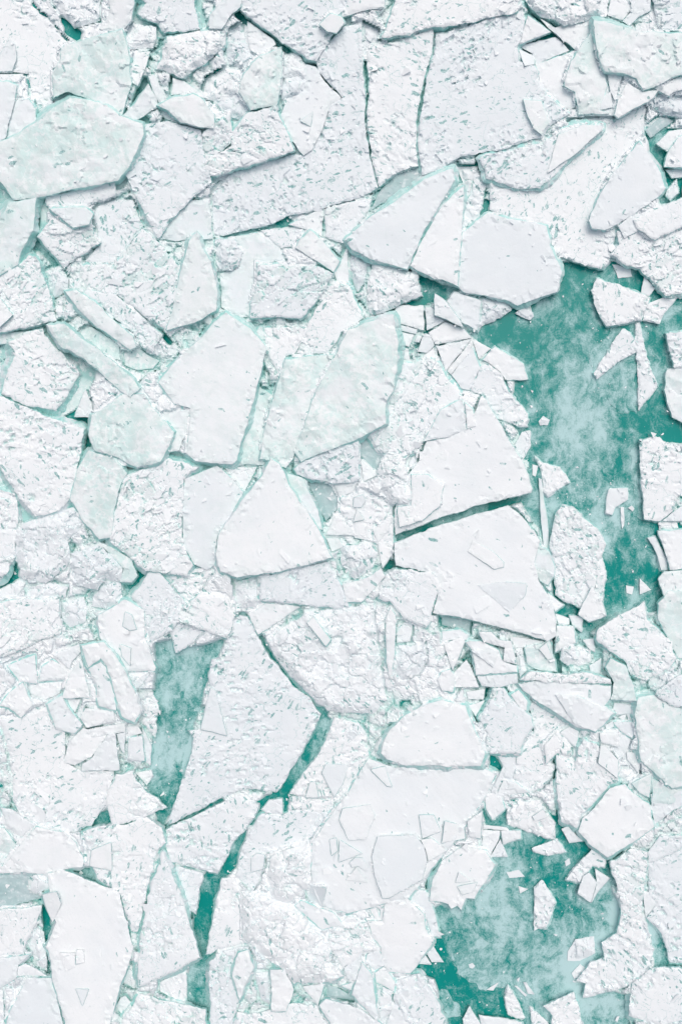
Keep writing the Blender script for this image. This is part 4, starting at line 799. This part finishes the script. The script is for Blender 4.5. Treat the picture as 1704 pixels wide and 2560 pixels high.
def outline(poly, rng, seed, step, rag):
    """the traced outline, resampled and broken up"""
    pts = []
    n = len(poly)
    for i in range(n):
        x0, y0 = poly[i]; x1, y1 = poly[(i + 1) % n]
        L = math.hypot(x1 - x0, y1 - y0)
        m = max(1, int(L / step))
        for k in range(m):
            t = k / m
            px, py = x0 + (x1 - x0) * t, y0 + (y1 - y0) * t
            w = min(1.0, 4 * t * (1 - t) * L / 40.0) if m > 1 else 0.0
            pts.append((px, py, -(y1 - y0) / L, (x1 - x0) / L, 0.35 + 0.65 * w))
    a = np.array(pts)
    nz = (fbm(a[:, 0], a[:, 1], 22, seed, 3) - .5) * 2 * rag + (vnoise(a[:, 0], a[:, 1], 60, seed + 3) - .5) * .9 * rag + (vnoise(a[:, 0], a[:, 1], 7, seed + 5) - .5) * rag * .8
    nz *= a[:, 4]
    return [(x + nx * v, y + ny * v) for (x, y, nx, ny, _), v in zip(pts, nz)]

def relief(kind, x, y, dist, seed, ang):
    """height above the mean face, and how bare of snow it is"""
    ca, sa = math.cos(ang), math.sin(ang)
    u, v = x * ca + y * sa, -x * sa + y * ca
    bare = np.zeros_like(x)
    gate = sstep(.38, .58, fbm(x, y, 90, seed + 40, 3))
    rim = sstep(22, 4, dist + (fbm(x, y, 25, seed + 60, 3) - .5) * 40)
    h = (fbm(x, y, 70, seed, 3) - .5) * 4
    wx = (fbm(x, y, 18, seed + 70, 2) - .5) * 14; wy = (fbm(x, y, 18, seed + 71, 2) - .5) * 14
    if kind == 's':
        f1, f2, r1, r2, dx, dy = worley(u + wx, v * 1.3 + wy, 15, seed + 2)
        h += rim * ((r1 - .5) * 4 + dx * (r2 - .5) * 4)
        bare += .17 + .12 * rim
    elif kind == 'r':
        gate = np.maximum(gate, .15)
        f1, f2, r1, r2, dx, dy = worley(u + wx, v * 2.0 + wy, 36, seed + 2)
        h += gate * ((r1 - .5) * 6 + (dx * (r2 - .5) + dy * (r1 - .5)) * 7 - 3 * (1 - sstep(.02, .12, f2 - f1)))
        g1, g2, s1, s2, ex, ey = worley(u + wx * .5, v * 1.7 + wy * .5, 15, seed + 3)
        fine = gate * sstep(.45, .6, fbm(x, y, 60, seed + 44, 2))
        h += fine * ((s1 - .5) * 2.4 + ex * (s2 - .5) * 3 - 1.2 * (1 - sstep(.03, .18, g2 - g1)))
        bare += gate * np.where(r2 > .82, .4, 0) + gate * .65 * (1 - sstep(.03, .11, f2 - f1))
    elif kind == 'p':
        f1, f2, r1, r2, dx, dy = worley(u + wx * .7, v * 2.4 + wy, 21, seed + 2)
        hole = gate * (r2 < .16) * sstep(.48, .30, f1)
        h += -6 * hole + gate * ((r1 - .5) * 3) + rim * (r1 - .5) * 4
        bare += .75 * hole
    elif kind == 'b':
        f1, f2, r1, r2, dx, dy = worley(x + wx * 1.4, y + wy * 1.4, 34, seed + 2)
        h += (fbm(x, y, 60, seed + 9, 4) - .5) * 18 + (r1 - .4) * 7 + (dx * (r2 - .5) + dy * (r1 - .5)) * 10 - 3 * (1 - sstep(.0, .12, f2 - f1))
        g1, g2, s1, s2, ex, ey = worley(x + wx, y + wy, 13, seed + 3)
        h += (s1 - .5) * 3 + ex * (s2 - .5) * 4
        h -= 10 * sstep(20, 0, dist)
        bare += .55 * (1 - sstep(.0, .10, f2 - f1))
    elif kind == 'i':
        h += (fbm(x, y, 40, seed + 9, 4) - .5) * 8
        f1, f2, r1, r2, dx, dy = worley(u + wx, v * 1.4 + wy, 40, seed + 2)
        h += gate * (dx * (r2 - .5) + dy * (r1 - .5)) * 10
        bare += .60 - .26 * sstep(.50, .62, fbm(x, y, 70, seed + 33, 4))
    else:
        h += (fbm(x, y, 14, seed + 9, 3) - .5) * 5
    h -= (1.4 if kind in 'si' else 2.2) * (1 - np.clip(dist / (4.5 if kind in 'si' else 5.5), 0, 1)) ** 2
    return h, bare

def sunken(t):
    """a sheet of ice awash, its worn top level with the water and covered by the same slush"""
    seed = zlib.crc32(t['label'].encode()) % 100000
    B = outline(t['poly'], None, seed, 6.0, 10.0)
    P2, _, F2, *_ = delaunay_2d_cdt([Vector(p) for p in B], [], [list(range(len(B)))], 1, 1e-4)
    n = len(P2)
    V = [((p.x - CX) * U, (CY - p.y) * U, lay * U) for lay in (1.0, -14.0) for p in P2]
    F = []
    edges = set()
    for f in F2:
        f = list(f)
        a2 = sum(P2[f[k - 1]].x * P2[f[k]].y - P2[f[k]].x * P2[f[k - 1]].y for k in range(len(f)))
        if a2 > 0: f = f[::-1]
        F.append(f)
        edges |= set(zip(f, f[1:] + f[:1]))
    F += [[a, a + n, b + n, b] for a, b in edges if (b, a) not in edges]
    nm, cat, grp = NAMES[t['name']]
    o = link_mesh(nm, V, F, [M_WATER], attrs={'slush': np.full(len(V), .42)})
    o['label'] = t['label']; o['category'] = cat; o['group'] = grp; o['kind'] = 'thing'
    return o

def piece(t, i):
    if t['kind'] == 'u': return sunken(t)
    seed = zlib.crc32(t['label'].encode()) % 100000
    rng = random.Random(seed)
    kind, P = t['kind'], t['poly']
    xs = [p[0] for p in P]; ys = [p[1] for p in P]
    cx, cy = sum(xs) / len(xs), sum(ys) / len(ys)
    size = math.sqrt(abs(sum(P[k - 1][0] * P[k][1] - P[k][0] * P[k - 1][1] for k in range(len(P)))) / 2)
    small = size < 60
    sp = SPACING[kind] * (0.62 if small else 1.0)
    rag = {'s': 2.8, 'r': 4.4, 'p': 3.8, 'b': 4.4, 'i': 3.0, 'g': 3.5}[kind] * (0.45 if small else 1.0)
    if t['rel']: rag *= .6
    B = outline(P, rng, seed, sp * .9, rag)
    bx = np.array([p[0] for p in B]); by = np.array([p[1] for p in B])
    x0, x1, y0, y1 = bx.min(), bx.max(), by.min(), by.max()
    rows = np.arange(y0 + sp * .5, y1, sp * .866)
    gx, gy = [], []
    for k, yy in enumerate(rows):
        xx = np.arange(x0 + sp * (.5 if k % 2 else .1), x1, sp)
        gx.append(xx); gy.append(np.full(xx.shape, yy))
    gx = np.concatenate(gx) if gx else np.zeros(0); gy = np.concatenate(gy) if gy else np.zeros(0)
    r = np.random.RandomState(seed)
    gx = gx + (r.rand(len(gx)) - .5) * sp * .5; gy = gy + (r.rand(len(gy)) - .5) * sp * .5
    ins = inside(gx, gy, B)
    gx, gy = gx[ins], gy[ins]
    dd = seg_dist(gx, gy, B)
    gx, gy = gx[dd > sp * .45], gy[dd > sp * .45]
    pts = [Vector((a, b)) for a, b in zip(np.concatenate([bx, gx]), np.concatenate([by, gy]))]
    V, E, F, *_ = delaunay_2d_cdt(pts, [], [list(range(len(B)))], 1, 1e-4)
    x = np.array([v.x for v in V]); y = np.array([v.y for v in V])
    F = [list(f) for f in F]
    # boundary edges of the face
    cnt = {}
    for f in F:
        for a, b in zip(f, f[1:] + f[:1]): cnt[(a, b)] = cnt.get((a, b), 0) + 1
    rim = [(a, b) for (a, b) in cnt if (b, a) not in cnt]
    # signed area: plan y points down
    area = sum(x[a] * y[b] - x[b] * y[a] for a, b in rim)
    dist = seg_dist(x, y, B)
    onb = np.zeros(len(x), bool)
    for a, b in rim: onb[a] = onb[b] = True
    dist[onb] = 0
    # mean plane
    if t['tilt'] is not None: tx, ty = t['tilt']
    else: tx, ty = rng.uniform(-.03, .03), rng.uniform(-.03, .03)
    zc = t['z']
    if t['rel']:
        jj = np.clip(((y - GY0) / GS).astype(int), 0, GNY - 1); ii = np.clip(((x - GX0) / GS).astype(int), 0, GNX - 1)
        A = np.stack([np.ones_like(x), x - cx, y - cy], 1)
        z_at = HM[jj, ii]
        co, *_ = np.linalg.lstsq(A, z_at, rcond=None)
        zc, tx, ty = co[0] + t['z'] + 2.0, co[1] * .9 + rng.uniform(-.04, .04), co[2] * .9 + rng.uniform(-.04, .04)
    elif kind in 'pg' or t['z'] < 20:
        tx, ty = tx * .5, ty * .5
    lim = 9.0 / max(20.0, size)
    if t['tilt'] is None and not t['rel']: tx, ty = max(-lim, min(lim, tx)), max(-lim, min(lim, ty))
    h, bare = relief(kind, x, y, dist, seed, rng.uniform(0, math.pi))
    amp = min(1.0, .35 + size / 120.0)
    if t['rel']: amp *= .35
    thin = math.exp(-((cx - 380) / 430) ** 2 - ((cy - 780) / 620) ** 2)     # the wind left less snow on this side of the pack
    bare = bare + .22 * thin * (.25 + fbm(x, y, 150, seed + 51, 3) * 1.3)
    h = h * amp
    z = np.maximum(zc + tx * (x - cx) + ty * (y - cy) + h, 2.5)
    pit = np.full(x.shape, PIT[kind] * (.3 if (small or t['rel']) else 1))
    # remember the top
    ii = ((x - GX0) / GS).astype(int); jj = ((y - GY0) / GS).astype(int)
    ok = (ii > 0) & (ii < GNX - 1) & (jj > 0) & (jj < GNY - 1)
    for di in (-1, 0, 1):
        for dj in (-1, 0, 1):
            np.maximum.at(HM, (jj[ok] + dj, ii[ok] + di), z[ok])
    th = t['th'] or (44.0 if t['z'] >= 32 and kind in 'bri' else 38.0 if t['z'] >= 32 else 26.0)
    flare = 2.6 if t['rel'] else rng.uniform(2.5, 5.0) if t['z'] < 24 else rng.uniform(3, 7) if size < 110 else rng.uniform(5, 11)
    # ---- meshes: crust (top face and its rim) and the ice body under it
    if t['fl']: flare = t['fl']
    nm, cat, grp = NAMES[t['name']]
    wx0, wy0, wz0 = world_of(cx, cy, zc)
    def W(a, b, c):
        k = (HC - c) / HC
        return ((a - CX) * U * k - wx0, (CY - b) * U * k - wy0, c * U - wz0)
    top = [W(a, b, c) for a, b, c in zip(x, y, z)]
    flip = sum((x[f[1]] - x[f[0]]) * (y[f[2]] - y[f[0]]) - (x[f[2]] - x[f[0]]) * (y[f[1]] - y[f[0]]) for f in F[:50]) > 0
    ft = [f[::-1] if flip else f for f in F]
    # outward direction at each rim vertex
    nrm = {}
    sgn = 1 if area > 0 else -1
    for a, b in rim:
        ex, ey = x[b] - x[a], y[b] - y[a]
        for v in (a, b):
            p = nrm.get(v, (0, 0)); nrm[v] = (p[0] + sgn * ey, p[1] - sgn * ex)
    for v, (p, q) in nrm.items():
        L = math.hypot(p, q) or 1; nrm[v] = (p / L, q / L)
    crust = 4.0 if kind in 'srpb' else 0.0
    crust = min(crust, th * .35)
    def ring(vs, drop, out, jit):
        idx = {}
        res = []
        for v in vs:
            n = nrm[v]
            o_ = out if out <= 0 else out * (.1 + 1.7 * float(vnoise(x[v:v + 1], y[v:v + 1], 55, seed + 81)[0]))
            a = x[v] + n[0] * (o_ + rng.uniform(-jit, jit)); b = y[v] + n[1] * (o_ + rng.uniform(-jit, jit))
            idx[v] = len(res); res.append(W(a, b, z[v] - drop))
        return idx, res
    rv = list(nrm)
    has_crust = crust > 0
    slim = th < 16
    body_v, body_f, body_m, b_bare = [], [], [], []
    def strip(i0, o0, i1, o1, faces):
        for a, b in rim:
            q = [o0 + i0[a], o1 + i1[a], o1 + i1[b], o0 + i0[b]]
            faces.append(q[::-1] if flip else q)
    jit = 0.5 if slim else 1.6
    ins_ = 1.0 if slim else 2.5
    levels = [(crust, 0.0, 0.0), (th * .35, .6 + flare * .4, jit), (th * .7, flare, jit), (th, flare - ins_, jit)] if not slim else [(crust, 0.0, 0.0), (max(th, 4.5), 1.8 if t['rel'] else 2.0, jit * .5)]
    if not has_crust:
        body_v = list(top); body_f = [list(f) for f in ft]; b_bare = list(bare if kind == 'i' else np.full(x.shape, .9))
        prev_i, prev_o = {v: v for v in rv}, 0
        levels = levels[1:]
        nm_top = len(body_f)
    else:
        i0, r0 = ring(rv, crust, -.4, 0)
        body_v = list(r0); prev_i, prev_o = i0, 0
        levels = levels[1:]
        nm_top = 0
    for drop, out, jt in levels:
        i1, r1 = ring(rv, drop, out, jt)
        o1 = len(body_v); body_v += r1
        strip(prev_i, prev_o, i1, o1, body_f)
        prev_i, prev_o = i1, o1
    # closed underside
    chain = {a: b for a, b in rim}
    loop = [rim[0][0]]
    while len(loop) <= len(rim):
        nx = chain.get(loop[-1])
        if nx is None or nx == loop[0]: break
        loop.append(nx)
    if len(loop) > 2:
        lp = [prev_o + prev_i[v] for v in loop if v in prev_i]
        body_f.append(lp if flip else lp[::-1])
    attrs = {'bare': np.array(b_bare + [0.7] * (len(body_v) - len(b_bare))), 'pit': np.full(len(body_v), .15)}
    fm = [0] * nm_top + [1] * (len(body_f) - nm_top)
    if has_crust:
        root = bpy.data.objects.new(nm, None); COL.objects.link(root)
        root.location = (wx0, wy0, wz0); root.empty_display_size = .2
        link_mesh('ice_body', body_v, body_f, [M_SNOW, M_WET if slim else M_WALL], parent=root, attrs=attrs, fmat=fm)
    else:
        root = link_mesh(nm, body_v, body_f, [M_GREY if kind == 'g' else M_SNOW, M_WALL], loc=(wx0, wy0, wz0), attrs=attrs, fmat=fm)
    root['label'] = t['label']; root['category'] = cat; root['group'] = grp; root['kind'] = 'thing'
    if has_crust:
        cv, cf = list(top), [list(f) for f in ft]
        ca, cp = list(bare), list(pit)
        i1, r1 = ring(rv, crust, .5, .3)
        o1 = len(cv); cv += r1; ca += [.15] * len(r1); cp += [0] * len(r1)
        strip({v: v for v in rv}, 0, i1, o1, cf)
        # flakes of broken crust pressed into the face
        nfl = {'r': 0.0010, 'p': 0.0006, 'b': 0.0006, 's': 0.00012}[kind] * size * size
        if t['rel'] and kind == 's': nfl = 0
        inner = np.nonzero(dist > 6)[0]
        if len(inner):
            gt = fbm(x[inner], y[inner], 90, seed + 40, 3)
            inner = inner[gt > (.47 if kind in 'ps' else .40)]
        if len(inner):
            an0 = rng.uniform(0, math.pi)
            for _ in range(int(nfl)):
                v = int(inner[rng.randrange(len(inner))])
                s = min(size * .12, rng.lognormvariate(2.15, .5)); n = rng.choice((3, 4, 4, 5, 5, 6))
                an = an0 + rng.gauss(0, .6); asp = rng.uniform(.22, .75)
                tz = (rng.gauss(0, .13), rng.gauss(0, .13))
                ph = sorted(rng.uniform(0, 6.283) for _ in range(n))
                if max((b - a) for a, b in zip(ph, ph[1:] + [ph[0] + 6.283])) > 3.0: continue
                base = len(cv); up = rng.uniform(.8, 3.2)
                for lay in (0, 1):
                    for p in ph:
                        a, b = math.cos(p) * s, math.sin(p) * s * asp
                        a, b = a * math.cos(an) - b * math.sin(an), a * math.sin(an) + b * math.cos(an)
                        cv.append(W(x[v] + a, y[v] + b, z[v] + up + tz[0] * a + tz[1] * b - lay * 7)); ca.append(0.0 if lay == 0 else 1.0); cp.append(0.0)
                cf.append([base + n - 1 - k for k in range(n)])
                for k in range(n):
                    a, b = base + k, base + (k + 1) % n
                    cf.append([a, b, b + n, a + n])
        link_mesh('snow_crust', cv, cf, [M_SNOW], parent=root, attrs={'bare': ca, 'pit': cp})
    return root

ROOTS = [piece(t, i) for i, t in enumerate(sorted(THINGS, key=lambda t: t['rel']))]

def box(a, r):
    for ax in (0, 1):
        p = np.cumsum(np.concatenate([np.zeros_like(np.take(a, [0], ax)), np.pad(a, [(r, r) if k == ax else (0, 0) for k in (0, 1)], mode='edge')], ax), ax)
        n = p.shape[ax]
        a = (np.take(p, np.arange(2 * r + 1, n), ax) - np.take(p, np.arange(0, n - 2 * r - 1), ax)) / (2 * r + 1)
    return a

# crushed ice packed between the pieces

# water: one sheet to the horizon, finer near the ice so that the slush can vary over it
def build_water():
    gx = np.concatenate([[-20000, -6000, -1500], np.arange(-380, 2080, 14), [3200, 8000, 22000]]).astype(float)
    gy = np.concatenate([[-20000, -6000, -1500], np.arange(-380, 2930, 14), [4200, 9000, 22000]]).astype(float)
    X, Y = np.meshgrid(gx, gy)
    x, y = X.ravel(), Y.ravel()
    slush = np.zeros(x.shape)
    for cx, cy, rx, ry, a in ((1440, 1040, 130, 190, .55), (1530, 1300, 90, 160, .25), (1400, 780, 60, 80, .25), (1640, 960, 80, 150, .15), (460, 1740, 70, 230, .62), (430, 1880, 50, 90, .6),
                              (1240, 2300, 120, 110, .75), (1400, 2370, 110, 130, .5), (1580, 2300, 60, 160, .9), (1270, 2180, 80, 90, .45), (1530, 2520, 120, 70, .6), (1330, 1270, 60, 80, .5), (690, 1960, 16, 30, .3)):
        slush = np.maximum(slush, a * np.exp(-(((x - cx) / rx) ** 2 + ((y - cy) / ry) ** 2)))
    cov = (HM > 0).astype(float)
    halo = box(box(cov, 4), 4)
    ii = np.clip(((x - GX0) / GS).astype(int), 0, GNX - 1); jj = np.clip(((y - GY0) / GS).astype(int), 0, GNY - 1)
    inn = (x > GX0) & (x < 2080) & (y > GY0) & (y < 2940)
    slush += np.where(inn, np.minimum(halo[jj, ii], .42), 0) * .75 * sstep(.35, .6, fbm(x, y, 90, 77, 3))
    V = [((px - CX) * U, (CY - py) * U, 0.0) for px, py in zip(x, y)]
    nx = len(gx); F = []
    for j in range(len(gy) - 1):
        for i in range(nx - 1):
            a = j * nx + i
            F.append((a, a + nx, a + nx + 1, a + 1))
    o = link_mesh('water', V, F, [M_WATER], attrs={'slush': slush})
    o['kind'] = 'structure'
build_water()

def build_rubble():
    X, Y = np.meshgrid(GX0 + np.arange(GNX) * GS, GY0 + np.arange(GNY) * GS)
    x, y = X.ravel().astype(float), Y.ravel().astype(float)
    wx = (fbm(x, y, 30, 3, 3) - 0.5) * 16; wy = (fbm(x, y, 30, 4, 3) - 0.5) * 16
    f1, f2, r1, r2, dx, dy = worley(x + wx, y + wy, 44, 11)
    h = -2 + r1 * 20 + (dx * (r2 - .5) + dy * (r1 - .5)) * 22
    g1, g2, s1, s2, ex, ey = worley(x + wx * .6, y + wy * .6, 17, 23)
    h += (s1 - .4) * 12 + (ex * (s2 - .5) + ey * (s1 - .5)) * 10
    h -= 9 * (1 - sstep(0.02, 0.16, f2 - f1)) + 3 * (1 - sstep(0.03, 0.2, g2 - g1))
    h += (fbm(x, y, 120, 9, 2) - .5) * 14
    cov = (HM > 0).astype(float)
    near = box(box(HM, 9), 9) / np.maximum(box(box(cov, 9), 9), .02)
    near = np.clip(near, 0, 60).ravel() * sstep(0, .35, box(box(cov, 9), 9).ravel())
    off = np.maximum(np.maximum(-x, x - 1704), np.maximum(-y, y - 2560))       # the pack goes on beyond the traced pieces
    near = np.maximum(near, 26 * sstep(0, 60, off) * sstep(.30, .42, fbm(x, y, 160, 66, 3)))
    drift = sstep(.455, .60, fbm(x, y, 210, 91, 3))
    h = h * (.9 - .45 * drift) - 6 + near * (.60 + .36 * drift) + 2 * drift
    hm = HM.ravel()
    h = np.where(hm > 0, np.minimum(h, hm - 7), h)
    for t in THINGS:                     # along the widest broken faces the rubble lies low
        if not t['fl']: continue
        px = [q[0] for q in t['poly']]; py = [q[1] for q in t['poly']]
        sel = (x > min(px) - 40) & (x < max(px) + 40) & (y > min(py) - 40) & (y < max(py) + 40)
        d_ = seg_dist(x[sel], y[sel], t['poly'])
        h[sel] = np.where(d_ < t['fl'] * 1.9 + 3, np.minimum(h[sel], t['z'] * .25), h[sel])
    h = h * (1 - lead_mask(x, y)) - 30 * lead_mask(x, y)
    HM[:] = np.maximum(HM, h.reshape(HM.shape))
    bare = np.clip(0.62 - (h - near * .6) / 26 - .45 * drift, 0.0, 0.95)  # teal crevice shade painted into the low hollows, less where drift fills them
    k = (HC - h) / HC
    V = np.stack([(x - CX) * U * k, (CY - y) * U * k, h * U], 1)
    # leave out what lies well under water
    low = (h < -12).reshape(GNY, GNX)
    drop = low[:-1, :-1] & low[1:, :-1] & low[:-1, 1:] & low[1:, 1:]
    J, I = np.nonzero(~drop)
    a = J * GNX + I
    F = np.stack([a, a + GNX, a + GNX + 1, a + 1], 1)
    use = np.zeros(len(V), bool); use[F.ravel()] = True
    idx = np.cumsum(use) - 1
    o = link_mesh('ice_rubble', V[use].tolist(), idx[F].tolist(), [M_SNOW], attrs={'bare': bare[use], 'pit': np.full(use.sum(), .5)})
    o['kind'] = 'stuff'
    o['label'] = 'crushed white and teal ice packed between the larger pieces'
    o['category'] = 'ice rubble'
build_rubble()

# loose chips strewn over the pack, far too many to count
def build_chips():
    rng = random.Random(5)
    V, F, A = [], [], []
    n = 0
    while n < 4200:
        x, y = rng.uniform(-60, 1764), rng.uniform(-60, 2620)
        dens = 0.15 + 0.85 * (math.sin(x * .011 + 2 * math.sin(y * .007)) * math.sin(y * .013 + math.sin(x * .009)) > .15)
        i, j = int((x - GX0) / GS), int((y - GY0) / GS)
        loc = HM[j - 2:j + 3, i - 2:i + 3]
        z0 = HM[j, i]
        wet = z0 < 1 and HM[j - 8:j + 9, i - 8:i + 9].max() > 6 and rng.random() < .8
        if not wet and rng.random() > dens: continue
        if wet: z0 = 1.0
        elif z0 < 6 or loc.max() - loc.min() > 22: continue
        n += 1
        s = min(13.0, rng.lognormvariate(.75 if wet else 1.05, .55)); m = rng.choice((3, 4, 5, 5))
        ph = sorted(rng.uniform(0, 6.283) for _ in range(m))
        if max((b - a) for a, b in zip(ph, ph[1:] + [ph[0] + 6.283])) > 3.0: continue
        an, asp = rng.uniform(0, 6.28), rng.uniform(.4, 1)
        tx, ty = rng.gauss(0, .2), rng.gauss(0, .2)
        base = len(V)
        for lay in (0, 1):
            for p in ph:
                a, b = math.cos(p) * s, math.sin(p) * s * asp
                a, b = a * math.cos(an) - b * math.sin(an), a * math.sin(an) + b * math.cos(an)
                V.append(world_of(x + a, y + b, z0 + s * .35 + tx * a + ty * b - lay * (s * .5 + 2))); A.append(.05 if lay == 0 else .6)
        F.append([base + m - 1 - k for k in range(m)])
        for k in range(m):
            a, b = base + k, base + (k + 1) % m
            F.append([a, b, b + m, a + m])
    o = link_mesh('ice_chips', V, F, [M_SNOW], attrs={'bare': A, 'pit': [0.0] * len(A)})
    o['kind'] = 'stuff'; o['label'] = 'tiny loose ice chips strewn over slabs and rubble'; o['category'] = 'ice chips'
build_chips()
